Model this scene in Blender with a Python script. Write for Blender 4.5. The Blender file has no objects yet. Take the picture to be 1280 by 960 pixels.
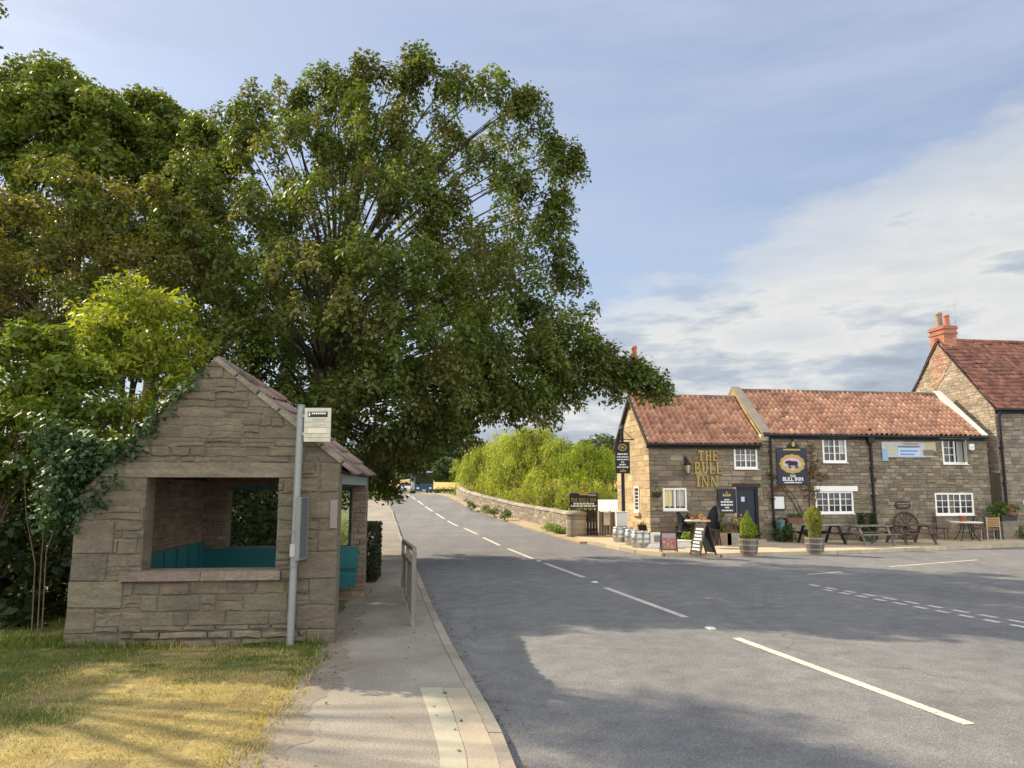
import bpy, math, random
import numpy as np
from mathutils import Vector
random.seed(11); rng = np.random.default_rng(11)
sc = bpy.context.scene
col = sc.collection

# ------------------------------------------------------------------ camera geometry used to lay the place out
FPX = 950.0; TH = math.radians(7.8); CAMH = 2.1
def ray(px, py):
    dx = (px-640)/FPX; dy = (480-py)/FPX
    return dx, math.cos(TH)-dy*math.sin(TH), math.sin(TH)+dy*math.cos(TH)
def at(px, py, Y):
    x, y, z = ray(px, py); t = Y/y
    return Vector((x*t, Y, CAMH+z*t))
def prof(Y):                                   # the road climbs to a bridge
    t = min(1, max(0, (Y-40)/35)); z = 1.5*t*t*(3-2*t)
    if Y > 85: z -= min(.4, (Y-85)*.008)
    return z
def gp(px, py, dz=0.0):                         # point on the ground seen at a pixel
    x, y, z = ray(px, py); Y = 2.0
    while Y < 200:
        t = Y/y
        if CAMH+z*t <= prof(Y)+dz: break
        Y += .02
    return Vector((x*t, Y, prof(Y)+dz))
def lerp_table(T, y):
    if y <= T[0][0]:
        a, b = T[0], T[1]
    elif y >= T[-1][0]:
        a, b = T[-2], T[-1]
    else:
        for a, b in zip(T, T[1:]):
            if a[0] <= y <= b[0]: break
    k = (y-a[0])/(b[0]-a[0])
    return a[1]+(b[1]-a[1])*k
KERB = [(-10,.55),(3,.32),(6.1,.02),(7.2,-.17),(8.3,-.39),(9.8,-.69),(11.9,-1.07),(14.3,-1.5),(19.7,-2.4),(27.4,-3.75),(34,-4.9),(42,-6.2),(53,-8.2),(61,-10),(69,-11.8),(90,-16),(130,-27)]
PATHL = [(-10,-1.55),(3,-1.65),(6.1,-1.8),(8,-1.95),(9.5,-2.12),(11,-2.3),(16.5,-2.95),(20,-3.6),(29,-5.25),(36,-6.7),(44,-8.1),(60,-11.6),(75,-15),(130,-31)]
CEN = [(-10,6.6),(3,4.85),(7.16,4.1),(11.12,3.16),(12.86,2.85),(16.58,1.99),(18.46,1.65),(21.96,.9),(23.16,.62),(27.08,-.14),(28.58,-.44),(33.14,-1.25),(35.42,-1.65),(41,-2.65),(46,-3.75),(51.3,-4.95),(55.5,-6.05),(61,-7.3),(69.3,-9.2),(90,-14),(130,-25)]
REDGE = [(28,2.9),(30.2,2.55),(35.4,1.7),(44.3,.25),(50.1,-1.3),(55.5,-2.95),(64.5,-4.9),(75,-7.5),(90,-11.5),(130,-22)]
PARA = [(32.6,2.76),(36.5,2.5),(41,2.05),(44.5,1.2),(47.8,.1),(51.5,-1.0),(54.9,-2.15),(60.3,-3.75),(66.7,-4.8),(74,-6.4),(84,-9)]
kerbx = lambda y: lerp_table(KERB, y)
pathx = lambda y: lerp_table(PATHL, y)
cenx = lambda y: lerp_table(CEN, y)
redge = lambda y: lerp_table(REDGE, y)
parax = lambda y: lerp_table(PARA, y)

# ------------------------------------------------------------------ mesh builder
class MB:
    def __init__(s): s.v = []; s.f = []; s.c = []; s.sm = []
    def add(s, vs, fs, c=(1,1,1), smooth=False):
        o = len(s.v); s.v += [tuple(p) for p in vs]
        for f in fs:
            s.f.append([i+o for i in f]); s.c.append(c); s.sm.append(smooth)
        return s
    def hexa(s, p, c=(1,1,1)):                   # p: 4 bottom (ccw seen from above) + 4 top
        return s.add(p, [(3,2,1,0),(4,5,6,7),(0,1,5,4),(1,2,6,5),(2,3,7,6),(3,0,4,7)], c)
    def box(s, a, b, c=(1,1,1), F=None):
        (x0,y0,z0), (x1,y1,z1) = a, b
        p = [(x0,y0,z0),(x1,y0,z0),(x1,y1,z0),(x0,y1,z0),(x0,y0,z1),(x1,y0,z1),(x1,y1,z1),(x0,y1,z1)]
        if F: p = [F(*q) for q in p]
        return s.hexa(p, c)
    def bar(s, a, b, w, t, c=(1,1,1), up=(0,0,1)):   # rectangular bar from a to b
        a = Vector(a); b = Vector(b); d = (b-a).normalized(); u = Vector(up)
        if abs(d.dot(u)) > .98: u = Vector((0,1,0))
        r = d.cross(u).normalized(); q = r.cross(d).normalized()
        r = r*w/2; q = q*t/2
        return s.hexa([a-r-q, a+r-q, b+r-q, b-r-q, a-r+q, a+r+q, b+r+q, b-r+q], c)
    def tube(s, pts, rad, c=(1,1,1), n=8, caps=True, smooth=True):
        pts = [Vector(p) for p in pts]
        if not isinstance(rad, (list, tuple)): rad = [rad]*len(pts)
        rings = []; prev = None
        for i, p in enumerate(pts):
            d = (pts[min(i+1, len(pts)-1)]-pts[max(i-1, 0)]).normalized()
            if prev is None:
                u = Vector((0,0,1)) if abs(d.z) < .9 else Vector((1,0,0))
                a = d.cross(u).normalized()
            else:
                a = (prev-d*prev.dot(d)).normalized()
            prev = a; b = d.cross(a)
            rings.append([p+(a*math.cos(2*math.pi*k/n)+b*math.sin(2*math.pi*k/n))*rad[i] for k in range(n)])
        vs = [v for r in rings for v in r]; fs = []
        for i in range(len(rings)-1):
            for k in range(n):
                fs.append((i*n+k, i*n+(k+1) % n, (i+1)*n+(k+1) % n, (i+1)*n+k))
        s.add(vs, fs, c, smooth)
        if caps:
            s.add(rings[0], [tuple(range(n))[::-1]], c); s.add(rings[-1], [tuple(range(n))], c)
        return s
    def lathe(s, prof_, ctr=(0,0,0), n=20, c=(1,1,1), smooth=True, caps=True):
        ctr = Vector(ctr); vs = []
        for r, z in prof_:
            vs += [ctr+Vector((r*math.cos(2*math.pi*k/n), r*math.sin(2*math.pi*k/n), z)) for k in range(n)]
        fs = [(i*n+k, i*n+(k+1) % n, (i+1)*n+(k+1) % n, (i+1)*n+k) for i in range(len(prof_)-1) for k in range(n)]
        s.add(vs, fs, c, smooth)
        if caps:
            s.add(vs[:n], [tuple(range(n))[::-1]], c); s.add(vs[-n:], [tuple(range(n))], c)
        return s
    def prism(s, poly, F, d0, d1, c=(1,1,1), bev=0.0):     # poly (s,h) ccw seen from outside, d1 the outer face
        n = len(poly)
        cx = sum(p[0] for p in poly)/n; cy = sum(p[1] for p in poly)/n
        base = [F(p[0], p[1], d0) for p in poly]
        if bev > 0:
            mid = [F(p[0], p[1], d1-bev) for p in poly]
            ins = []
            for p in poly:
                dx, dy = cx-p[0], cy-p[1]; L = math.hypot(dx, dy) or 1
                k = min(bev*1.6/L, .5); ins.append((p[0]+dx*k, p[1]+dy*k))
            top = [F(p[0], p[1], d1) for p in ins]
            vs = base+mid+top
            fs = [(i, (i+1) % n, n+(i+1) % n, n+i) for i in range(n)]+[(n+i, n+(i+1) % n, 2*n+(i+1) % n, 2*n+i) for i in range(n)]
            fs.append(tuple(range(2*n, 3*n)))
        else:
            top = [F(p[0], p[1], d1) for p in poly]
            vs = base+top
            fs = [(i, (i+1) % n, n+(i+1) % n, n+i) for i in range(n)]
            fs.append(tuple(range(n, 2*n))); fs.append(tuple(range(n))[::-1])
        return s.add(vs, fs, c)
    def build(s, name, mat, parent=None, base=None):
        me = bpy.data.meshes.new(name)
        off = Vector((0,0,0))
        o = bpy.data.objects.new(name, me); col.objects.link(o)
        if parent is not None:
            o.parent = parent; p = parent
            while p is not None: off += p.location; p = p.parent
        elif base is not None:
            off = Vector(base); o.location = off
        me.from_pydata([(v[0]-off.x, v[1]-off.y, v[2]-off.z) for v in s.v], [], s.f)
        at_ = me.attributes.new('Col', 'FLOAT_COLOR', 'FACE')
        at_.data.foreach_set('color', np.array([(c[0], c[1], c[2], 1.0) for c in s.c], dtype=np.float32).ravel())
        me.polygons.foreach_set('use_smooth', s.sm)
        me.materials.append(mat); me.update()
        return o

def fast_mesh(name, verts, nper, colors, mat, parent=None, base=None, smooth=False):
    """verts (N*nper,3): N separate polygons of nper corners; colours (N,3)"""
    n = len(verts)//nper
    me = bpy.data.meshes.new(name); o = bpy.data.objects.new(name, me); col.objects.link(o)
    off = Vector((0,0,0))
    if parent is not None:
        o.parent = parent; p = parent
        while p is not None: off += p.location; p = p.parent
    elif base is not None:
        off = Vector(base); o.location = off
    verts = (np.asarray(verts)-np.array(off)).astype(np.float32)
    me.vertices.add(n*nper); me.vertices.foreach_set('co', verts.ravel())
    me.loops.add(n*nper); me.loops.foreach_set('vertex_index', np.arange(n*nper, dtype=np.int32))
    me.polygons.add(n); me.polygons.foreach_set('loop_start', np.arange(0, n*nper, nper, dtype=np.int32))
    me.update(calc_edges=True)
    a = me.attributes.new('Col', 'FLOAT_COLOR', 'FACE')
    c4 = np.ones((n, 4), dtype=np.float32); c4[:, :3] = colors
    a.data.foreach_set('color', c4.ravel())
    me.materials.append(mat)
    return o

def props(o, label=None, cat=None, group=None, kind=None):
    if label: o['label'] = label
    if cat: o['category'] = cat
    if group: o['group'] = group
    if kind: o['kind'] = kind
    return o
def thing(name, label, cat, loc=(0,0,0), group=None):
    o = bpy.data.objects.new(name, None); col.objects.link(o); o.location = loc
    return props(o, label, cat, group)
def structure(o): o['kind'] = 'structure'; return o
def copy_tree(o, parent=None):
    c = o.copy(); col.objects.link(c); c.parent = parent
    for ch in list(o.children): copy_tree(ch, c)
    return c

# ------------------------------------------------------------------ materials
def nd(nt, t, **kw):
    n = nt.nodes.new(t)
    for k, v in kw.items():
        if k in n.inputs: n.inputs[k].default_value = v
        else: setattr(n, k, v)
    return n
def mathn(nt, op, a, b=None, c=None):
    n = nt.nodes.new('ShaderNodeMath'); n.operation = op
    for i, x in enumerate((a, b, c)):
        if x is None: continue
        if hasattr(x, 'links'): nt.links.new(x, n.inputs[i])
        else: n.inputs[i].default_value = x
    return n.outputs[0]
def mixc(nt, fac, a, b, mode='MIX'):
    n = nt.nodes.new('ShaderNodeMix'); n.data_type = 'RGBA'; n.blend_type = mode
    for i, x in ((0, fac), (6, a), (7, b)):
        if hasattr(x, 'links'): nt.links.new(x, n.inputs[i])
        elif i == 0: n.inputs[0].default_value = x
        else: n.inputs[i].default_value = (x[0], x[1], x[2], 1)
    return n.outputs[2]
def noise(nt, vec, scale, detail=3, rough=.55):
    n = nd(nt, 'ShaderNodeTexNoise', Scale=scale, Detail=detail, Roughness=rough)
    nt.links.new(vec, n.inputs['Vector']); return n.outputs[0]
def ramp(nt, x, stops):
    n = nt.nodes.new('ShaderNodeValToRGB'); e = n.color_ramp.elements
    while len(e) < len(stops): e.new(.5)
    for i, (p, c) in enumerate(stops):
        e[i].position = p; e[i].color = (c[0], c[1], c[2], 1) if hasattr(c, '__len__') else (c, c, c, 1)
    nt.links.new(x, n.inputs[0]); return n.outputs[0]
def newmat(name):
    m = bpy.data.materials.new(name); m.use_nodes = True; nt = m.node_tree; nt.nodes.clear()
    out = nt.nodes.new('ShaderNodeOutputMaterial')
    return m, nt, out
def mat(name, base=(1,1,1), rough=.8, var=.2, scale=3.0, var2=.15, scale2=30.0, bump=0.0, bscale=40.0, metal=0.0, spec=.4, stain=None, strata=None):
    """Col attribute x base colour, two scales of noise, optional darker stains with a shape of their own"""
    m, nt, out = newmat(name)
    b = nd(nt, 'ShaderNodeBsdfPrincipled', Roughness=rough, Metallic=metal)
    b.inputs['Specular IOR Level'].default_value = spec
    tc = nt.nodes.new('ShaderNodeTexCoord').outputs['Object']
    a = nt.nodes.new('ShaderNodeAttribute'); a.attribute_name = 'Col'
    c = mixc(nt, 1.0, a.outputs['Color'], base, 'MULTIPLY')
    n1 = noise(nt, tc, scale, 4); n2 = noise(nt, tc, scale2, 3)
    k = mathn(nt, 'ADD', mathn(nt, 'MULTIPLY', mathn(nt, 'SUBTRACT', n1, .5), var*3), 1.0)
    k = mathn(nt, 'ADD', mathn(nt, 'MULTIPLY', mathn(nt, 'SUBTRACT', n2, .5), var2*3), k)
    kk = nt.nodes.new('ShaderNodeCombineColor')
    for i in range(3): nt.links.new(k, kk.inputs[i])
    c = mixc(nt, 1.0, c, kk.outputs[0], 'MULTIPLY')
    if strata:
        mp = nt.nodes.new('ShaderNodeMapping'); mp.inputs['Scale'].default_value = (strata[0], strata[0], strata[0]*5); nt.links.new(tc, mp.inputs['Vector'])
        c = mixc(nt, 1.0, c, ramp(nt, noise(nt, mp.outputs[0], 1.0, 5, .7), [(.28, 1-strata[1]), (.72, 1+strata[1])]), 'MULTIPLY')
    if stain:
        sc_, colr, lo, hi = stain
        s = ramp(nt, noise(nt, tc, sc_, 5, .65), [(lo, 0.0), (hi, 1.0)])
        c = mixc(nt, mathn(nt, 'MULTIPLY', s, .8), c, colr)
    nt.links.new(c, b.inputs['Base Color'])
    if bump:
        bp = nd(nt, 'ShaderNodeBump', Strength=bump, Distance=.02)
        nt.links.new(noise(nt, tc, bscale, 4, .6), bp.inputs['Height']); nt.links.new(bp.outputs[0], b.inputs['Normal'])
    nt.links.new(b.outputs[0], out.inputs[0])
    return m
def leafmat(name, trans=.35, rough=.5, spec=.25):
    m, nt, out = newmat(name)
    a = nt.nodes.new('ShaderNodeAttribute'); a.attribute_name = 'Col'
    b = nd(nt, 'ShaderNodeBsdfPrincipled', Roughness=rough); b.inputs['Specular IOR Level'].default_value = spec
    t = nt.nodes.new('ShaderNodeBsdfTranslucent')
    nt.links.new(a.outputs['Color'], b.inputs['Base Color'])
    tcol = mixc(nt, 1.0, a.outputs['Color'], (1.35, 1.45, .55), 'MULTIPLY')
    nt.links.new(tcol, t.inputs['Color'])
    mx = nd(nt, 'ShaderNodeMixShader', Fac=trans)
    nt.links.new(b.outputs[0], mx.inputs[1]); nt.links.new(t.outputs[0], mx.inputs[2]); nt.links.new(mx.outputs[0], out.inputs[0])
    return m

M = {}
M['stone'] = mat('weathered_stone', (1,1,1), .92, .2, 2.2, .24, 22, .8, 28, stain=(1.6, (.10,.09,.06), .56, .85), strata=(2.6, .32))
M['pubstone'] = mat('cottage_stone', (1,1,1), .9, .2, 1.2, .2, 12, .5, 20, strata=(2.0, .2))
M['mortar'] = mat('lime_mortar', (.30,.26,.20), .95, .2, 3, .15, 40, .3, 60)
M['tile'] = mat('clay_pantile', (1,1,1), .8, .16, 1.1, .14, 14, .3, 40, stain=(1.5, (.11,.09,.065), .6, .85))
M['oldtile'] = mat('lichened_tile', (1,1,1), .9, .25, 2.5, .25, 25, .4, 40, stain=(2.2, (.14,.13,.09), .55, .75))
M['brick'] = mat('red_brick', (1,1,1), .9, .2, 3, .15, 30, .3, 50)
M['white'] = mat('white_paint', (.78,.77,.72), .5, .05, 2, .04, 20)
M['cream'] = mat('pale_render', (.62,.55,.40), .9, .15, 2, .1, 20, .3, 30)
M['black'] = mat('black_paint', (.014,.014,.016), .6, .1, 3, .1, 30)
M['navy'] = mat('navy_paint', (.012,.016,.035), .4, .1, 2, .05, 30)
M['gold'] = mat('gold_paint', (.42,.29,.06), .45, .12, 6, .1, 30, metal=.2)
M['letterwhite'] = mat('sign_white', (.7,.7,.66), .6, .06, 5, .05, 30)
M['glass'] = mat('window_glass', (.018,.02,.022), .06, .1, 3, .1, 9, spec=.7)
M['teal'] = mat('teal_paint', (.012,.13,.135), .5, .18, 3, .12, 25)
M['paleteal'] = mat('faded_green_paint', (.17,.22,.19), .7, .2, 3, .15, 20)
M['timber'] = mat('grey_timber', (.16,.125,.095), .85, .25, 4, .2, 30, .3, 30)
M['darkwood'] = mat('dark_timber', (.035,.025,.02), .7, .25, 4, .2, 30, .2, 30)
M['warmwood'] = mat('warm_timber', (.33,.19,.09), .7, .2, 4, .15, 30)
M['galv'] = mat('galvanised_steel', (.25,.26,.255), .55, .12, 3, .1, 25, metal=.35, spec=.5, stain=(3, (.22,.2,.17), .62, .85))
M['rail'] = mat('weathered_rail_steel', (.21,.19,.155), .6, .2, 4, .15, 40, metal=.2, stain=(6, (.12,.07,.04), .6, .8))
M['keg'] = mat('keg_steel', (.45,.45,.43), .38, .15, 4, .12, 25, metal=.75)
M['terracotta'] = mat('terracotta', (.38,.13,.06), .8, .2, 5, .1, 30)
M['conc'] = mat('concrete', (.34,.29,.215), .9, .1, 1.5, .15, 40, .3, 80, stain=(2, (.30,.25,.18), .55, .85))
M['slab'] = mat('pale_slab', (.35,.325,.245), .9, .1, 1.5, .12, 40, .25, 80)
M['bark'] = mat('bark', (.10,.075,.05), .95, .25, 3, .25, 15, .6, 20)
M['soil'] = mat('soil', (.09,.065,.045), .95, .3, 2, .3, 20, .5, 30)
M['plain'] = mat('painted_surface', (1,1,1), .6, .08, 3, .06, 25)
M['gloss'] = mat('vehicle_paint', (1,1,1), .3, .05, 2, .03, 10, spec=.5)
M['leaf'] = leafmat('leaf', .42); M['leafbright'] = leafmat('leaf_bright', .45); M['willow'] = leafmat('willow_leaf', .5)
M['ivy'] = leafmat('ivy_leaf', .2, .55, .25)
M['grass'] = leafmat('grass_blade', .3, .7, .1)

def asphalt():
    m, nt, out = newmat('asphalt')
    b = nd(nt, 'ShaderNodeBsdfPrincipled', Roughness=.85); b.inputs['Specular IOR Level'].default_value = .3
    tc = nt.nodes.new('ShaderNodeTexCoord').outputs['Object']
    big = noise(nt, tc, .35, 4, .6); mid = noise(nt, tc, 3.0, 3); fine = noise(nt, tc, 55, 2, .7)
    vo = nd(nt, 'ShaderNodeTexVoronoi', Scale=120.0); nt.links.new(tc, vo.inputs['Vector'])
    sp = nd(nt, 'ShaderNodeSeparateColor'); nt.links.new(vo.outputs['Color'], sp.inputs[0])
    chip = ramp(nt, sp.outputs[0], [(0, .6), (.6, .95), (.88, 1.15), (1, 1.6)])
    base = ramp(nt, big, [(.3, (.142,.143,.146)), (.55, (.171,.169,.166)), (.75, (.20,.195,.184))])
    c = mixc(nt, 1.0, base, chip, 'MULTIPLY')
    k = ramp(nt, mid, [(.25, .8), (.75, 1.2)]); c = mixc(nt, 1.0, c, k, 'MULTIPLY')
    # worn darker wheel tracks and oil spots
    spot = ramp(nt, noise(nt, tc, 1.1, 5, .7), [(.62, 0.0), (.75, 1.0)])
    c = mixc(nt, mathn(nt, 'MULTIPLY', spot, .3), c, (.07,.068,.066))
    # tyre-polished bands along the carriageway, tar seams and a few darker patch repairs
    mp = nt.nodes.new('ShaderNodeMapping'); mp.inputs['Scale'].default_value = (1.0, .05, 1.0); mp.inputs['Rotation'].default_value = (0, 0, .16); nt.links.new(tc, mp.inputs['Vector'])
    c = mixc(nt, 1.0, c, ramp(nt, noise(nt, mp.outputs[0], 1.1, 3, .5), [(.3, .92), (.7, 1.09)]), 'MULTIPLY')
    v2 = nd(nt, 'ShaderNodeTexVoronoi', Scale=.16); v2.feature = 'DISTANCE_TO_EDGE'
    wv = nt.nodes.new('ShaderNodeVectorMath'); wv.operation = 'ADD'; nz = nd(nt, 'ShaderNodeTexNoise', Scale=.9, Detail=5.0); nt.links.new(tc, nz.inputs['Vector']); nt.links.new(tc, wv.inputs[0])
    sc2 = nt.nodes.new('ShaderNodeVectorMath'); sc2.operation = 'SCALE'; sc2.inputs['Scale'].default_value = 1.6; nt.links.new(nz.outputs['Color'], sc2.inputs[0]); nt.links.new(sc2.outputs[0], wv.inputs[1]); nt.links.new(wv.outputs[0], v2.inputs['Vector'])
    crack = ramp(nt, v2.outputs['Distance'], [(0.0, 1.0), (.0035, 0.0)])
    c = mixc(nt, mathn(nt, 'MULTIPLY', crack, .55), c, (.06,.058,.055))
    nt.links.new(c, b.inputs['Base Color'])
    bp = nd(nt, 'ShaderNodeBump', Strength=.5, Distance=.008)
    h = mathn(nt, 'ADD', fine, mathn(nt, 'MULTIPLY', vo.outputs['Distance'], -.8))
    nt.links.new(h, bp.inputs['Height']); nt.links.new(bp.outputs[0], b.inputs['Normal'])
    nt.links.new(b.outputs[0], out.inputs[0]); return m
M['asphalt'] = asphalt()
def paving_tarmac():
    m, nt, out = newmat('footpath_tarmac')
    b = nd(nt, 'ShaderNodeBsdfPrincipled', Roughness=.9); b.inputs['Specular IOR Level'].default_value = .2
    tc = nt.nodes.new('ShaderNodeTexCoord').outputs['Object']
    big = noise(nt, tc, .8, 5, .65); fine = noise(nt, tc, 60, 3, .7); sp = noise(nt, tc, 9, 3, .7)
    base = ramp(nt, big, [(.3, (.195,.17,.138)), (.5, (.25,.225,.185)), (.72, (.32,.29,.245))])
    k = ramp(nt, fine, [(.3, .5), (.7, 1.45)]); c = mixc(nt, 1.0, base, k, 'MULTIPLY')
    d = ramp(nt, sp, [(.64, 0.0), (.74, 1.0)]); c = mixc(nt, mathn(nt, 'MULTIPLY', d, .45), c, (.10,.075,.055))
    nt.links.new(c, b.inputs['Base Color'])
    bp = nd(nt, 'ShaderNodeBump', Strength=.4, Distance=.008); nt.links.new(fine, bp.inputs['Height']); nt.links.new(bp.outputs[0], b.inputs['Normal'])
    nt.links.new(b.outputs[0], out.inputs[0]); return m
M['path'] = paving_tarmac()
def paint():
    m, nt, out = newmat('road_paint')
    b = nd(nt, 'ShaderNodeBsdfPrincipled', Roughness=.7)
    tc = nt.nodes.new('ShaderNodeTexCoord').outputs['Object']
    w = ramp(nt, noise(nt, tc, 28, 4, .75), [(.38, (.2,.19,.17)), (.49, (.60,.565,.46))])
    c = mixc(nt, 1.0, w, ramp(nt, noise(nt, tc, 2, 3), [(.3, .8), (.7, 1.1)]), 'MULTIPLY')
    nt.links.new(c, b.inputs['Base Color']); nt.links.new(b.outputs[0], out.inputs[0]); return m
M['paint'] = paint()

# ------------------------------------------------------------------ masonry laid stone by stone
def clip_convex(poly, outline):
    out = poly; n = len(outline)
    for i in range(n):
        ax, ay = outline[i]; bx, by = outline[(i+1) % n]
        def side(p): return (bx-ax)*(p[1]-ay)-(by-ay)*(p[0]-ax)
        res = []
        for j in range(len(out)):
            p, q = out[j], out[(j+1) % len(out)]; sp, sq = side(p), side(q)
            if sp >= 0: res.append(p)
            if (sp >= 0) != (sq >= 0):
                t = sp/(sp-sq); res.append((p[0]+(q[0]-p[0])*t, p[1]+(q[1]-p[1])*t))
        out = res
        if len(out) < 3: return []
    return out
def sub_rect(r, h):
    x0,y0,x1,y1 = r; a,b,c,d = h
    if a >= x1 or c <= x0 or b >= y1 or d <= y0: return [r]
    o = []
    if y0 < b: o.append((x0,y0,x1,b))
    if y1 > d: o.append((x0,d,x1,y1))
    lo, hi = max(y0,b), min(y1,d)
    if x0 < a: o.append((x0,lo,a,hi))
    if x1 > c: o.append((c,lo,x1,hi))
    return o
def area(p): return .5*abs(sum(p[i][0]*p[(i+1) % len(p)][1]-p[(i+1) % len(p)][0]*p[i][1] for i in range(len(p))))
def pick(pal, j=.12):
    c = random.choice(pal); k = 1+random.uniform(-j, j)
    return tuple(max(0, x*k*(1+random.uniform(-.03, .03))) for x in c)
def stones(mb, outline, holes, F, pal, course=(.14,.24), length=(.25,.55), gap=.012, out=(.006,.022), bev=.012, jit=.0, start=None, colj=.14, mid=False):
    hs = [p[1] for p in outline]; ss = [p[0] for p in outline]
    h = min(hs) if start is None else start
    while h < max(hs):
        ch = random.uniform(*course); s = min(ss)-random.uniform(0, length[0])
        while s < max(ss):
            L = random.uniform(*length)*(.8+.5*ch/course[1])
            rects = [(s, h, s+L, h+ch)]
            if jit and random.random() < .28 and ch > course[0]*1.15:
                k = random.uniform(.4, .6); rects = [(s, h, s+L, h+ch*k), (s, h+ch*k, s+L, h+ch)]
            for ho in holes: rects = [q for r in rects for q in sub_rect(r, ho)]
            for (x0,y0,x1,y1) in rects:
                g = gap/2
                if x1-x0 < gap*2 or y1-y0 < gap*2: continue
                j = lambda: random.uniform(-jit, jit)
                x0, x1, y0, y1 = x0+g, x1-g, y0+g, y1-g
                p = [(x0+j(),y0+j()),((x0+x1)/2,y0+j()*.5),(x1+j(),y0+j()),(x1+j(),y1+j()),((x0+x1)/2+j(),y1+j()*.5),(x0+j(),y1+j())] if mid else [(x0+j(),y0+j()),(x1+j(),y0+j()),(x1+j(),y1+j()),(x0+j(),y1+j())]
                p = clip_convex(p, outline)
                if len(p) >= 3 and area(p) > .0012:
                    mb.prism(p, F, -.03, random.uniform(*out), pick(pal, colj), bev)
            s += L
        h += ch
def backing(mb, outline, holes, F, thick, c=(1,1,1)):
    ss = [p[0] for p in outline]; hs = [p[1] for p in outline]
    xs = sorted(set([min(ss), max(ss)]+[x for h in holes for x in (h[0], h[2]) if min(ss) < x < max(ss)]))
    for x0, x1 in zip(xs, xs[1:]):
        cut = sorted((h[1], h[3]) for h in holes if h[0] < (x0+x1)/2 < h[2])
        y = min(hs)
        for a, b in cut+[(max(hs), None)]:
            if a > y:
                p = clip_convex([(x0,y),(x1,y),(x1,a),(x0,a)], outline)
                if len(p) >= 3: mb.prism(p, F, -thick, 0, c)
            if b is not None: y = b

def pantiles(mb, A, U, V, N, ln, sl, tw=.24, ch=.30, amp=.03, pal=((.36,.15,.09),), sub=6, lift=.022, cj=.22, shape=(.0, .45, .9, 1.0, .7, .2)):
    """A eave-left corner, U along the eave, V up the slope, N outward normal"""
    nt_ = max(1, round(ln/tw)); tw = ln/nt_; nc = max(1, round(sl/ch)); ch = sl/nc
    cols = [[pick(pal, cj) for _ in range(nt_)] for _ in range(nc)]
    for j in range(nc):
        lo, hi = [], []
        sag = [random.uniform(-.008, .008)+(random.uniform(.01,.03) if random.random() < .05 else 0) for _ in range(nt_+1)]
        for i in range(nt_*sub+1):
            t, k = divmod(i, sub); z = shape[k % 6]*amp+sag[min(t, nt_)]
            s = i*tw/sub; z -= .035*math.sin(s*.9+j*.25)*math.sin(s*.37+1)+.02*math.sin(s*2.3+j*.6)
            lo.append(A+U*s+V*(j*ch-.035)+N*(z+lift)); hi.append(A+U*s+V*((j+1)*ch)+N*z)
        dn = [p-N*.018 for p in lo]
        o = len(mb.v); n = len(lo)
        mb.v += [tuple(p) for p in lo+hi+dn]
        for i in range(nt_*sub):
            c = cols[j][min(i//sub, nt_-1)]
            mb.f.append([o+i, o+i+1, o+n+i+1, o+n+i]); mb.c.append(c); mb.sm.append(True)
            mb.f.append([o+2*n+i, o+2*n+i+1, o+i+1, o+i]); mb.c.append(c); mb.sm.append(False)

def text_on(name, body, size, F, s, h, d, m, parent, extr=.004, bold=.0, xs=1.0):
    cu = bpy.data.curves.new('text_tmp', 'FONT'); cu.body = body; cu.size = size; cu.align_x = 'CENTER'; cu.align_y = 'CENTER'
    cu.extrude = extr; cu.offset = bold; cu.resolution_u = 3
    ob = bpy.data.objects.new('text_tmp', cu); col.objects.link(ob)
    dg = bpy.context.evaluated_depsgraph_get(); dg.update()
    me = bpy.data.meshes.new_from_object(ob.evaluated_get(dg))
    mb = MB(); mb.add([F(s+v.co.x*xs, h+v.co.y, d+v.co.z) for v in me.vertices], [tuple(p.vertices) for p in me.polygons])
    bpy.data.objects.remove(ob); bpy.data.curves.remove(cu); bpy.data.meshes.remove(me)
    return mb.build(name, m, parent)
def word_bars(mb, F, s0, s1, h, th, d, c=(1,1,1), seed=0):
    r = random.Random(seed); s = s0
    while s < s1-.01:
        L = r.uniform(.5, 1.6)*th*1.4; e = min(s1, s+L)
        mb.box((s, h-th/2, d), (e, h+th/2, d+.004), c, F); s = e+th*.35

# ------------------------------------------------------------------ foliage
def vnoise(x, y, scale, seed=0):
    r = np.random.default_rng(seed); G = r.random((256, 256))
    fx = x/scale+77.3; fy = y/scale+31.7
    ix = np.floor(fx).astype(int); iy = np.floor(fy).astype(int); tx = fx-ix; ty = fy-iy
    tx = tx*tx*(3-2*tx); ty = ty*ty*(3-2*ty)
    g = lambda a, b: G[a % 256, b % 256]
    return (g(ix,iy)*(1-tx)+g(ix+1,iy)*tx)*(1-ty)+(g(ix,iy+1)*(1-tx)+g(ix+1,iy+1)*tx)*ty
def unit(v): return v/np.maximum(np.linalg.norm(v, axis=1, keepdims=True), 1e-6)
def leaf_quads(ctr, nrm, axis, size, aspect=.6):
    nrm = unit(nrm); axis = unit(axis-nrm*np.sum(axis*nrm, axis=1, keepdims=True)); b = np.cross(nrm, axis)
    L = size[:, None]; W = L*aspect
    v = np.stack([ctr-axis*L, ctr+b*W*.95+axis*L*-.15+nrm*W*.25, ctr+axis*L, ctr-b*W*.95+axis*L*-.15+nrm*W*.25], axis=1)
    return v.reshape(-1, 3)
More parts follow.
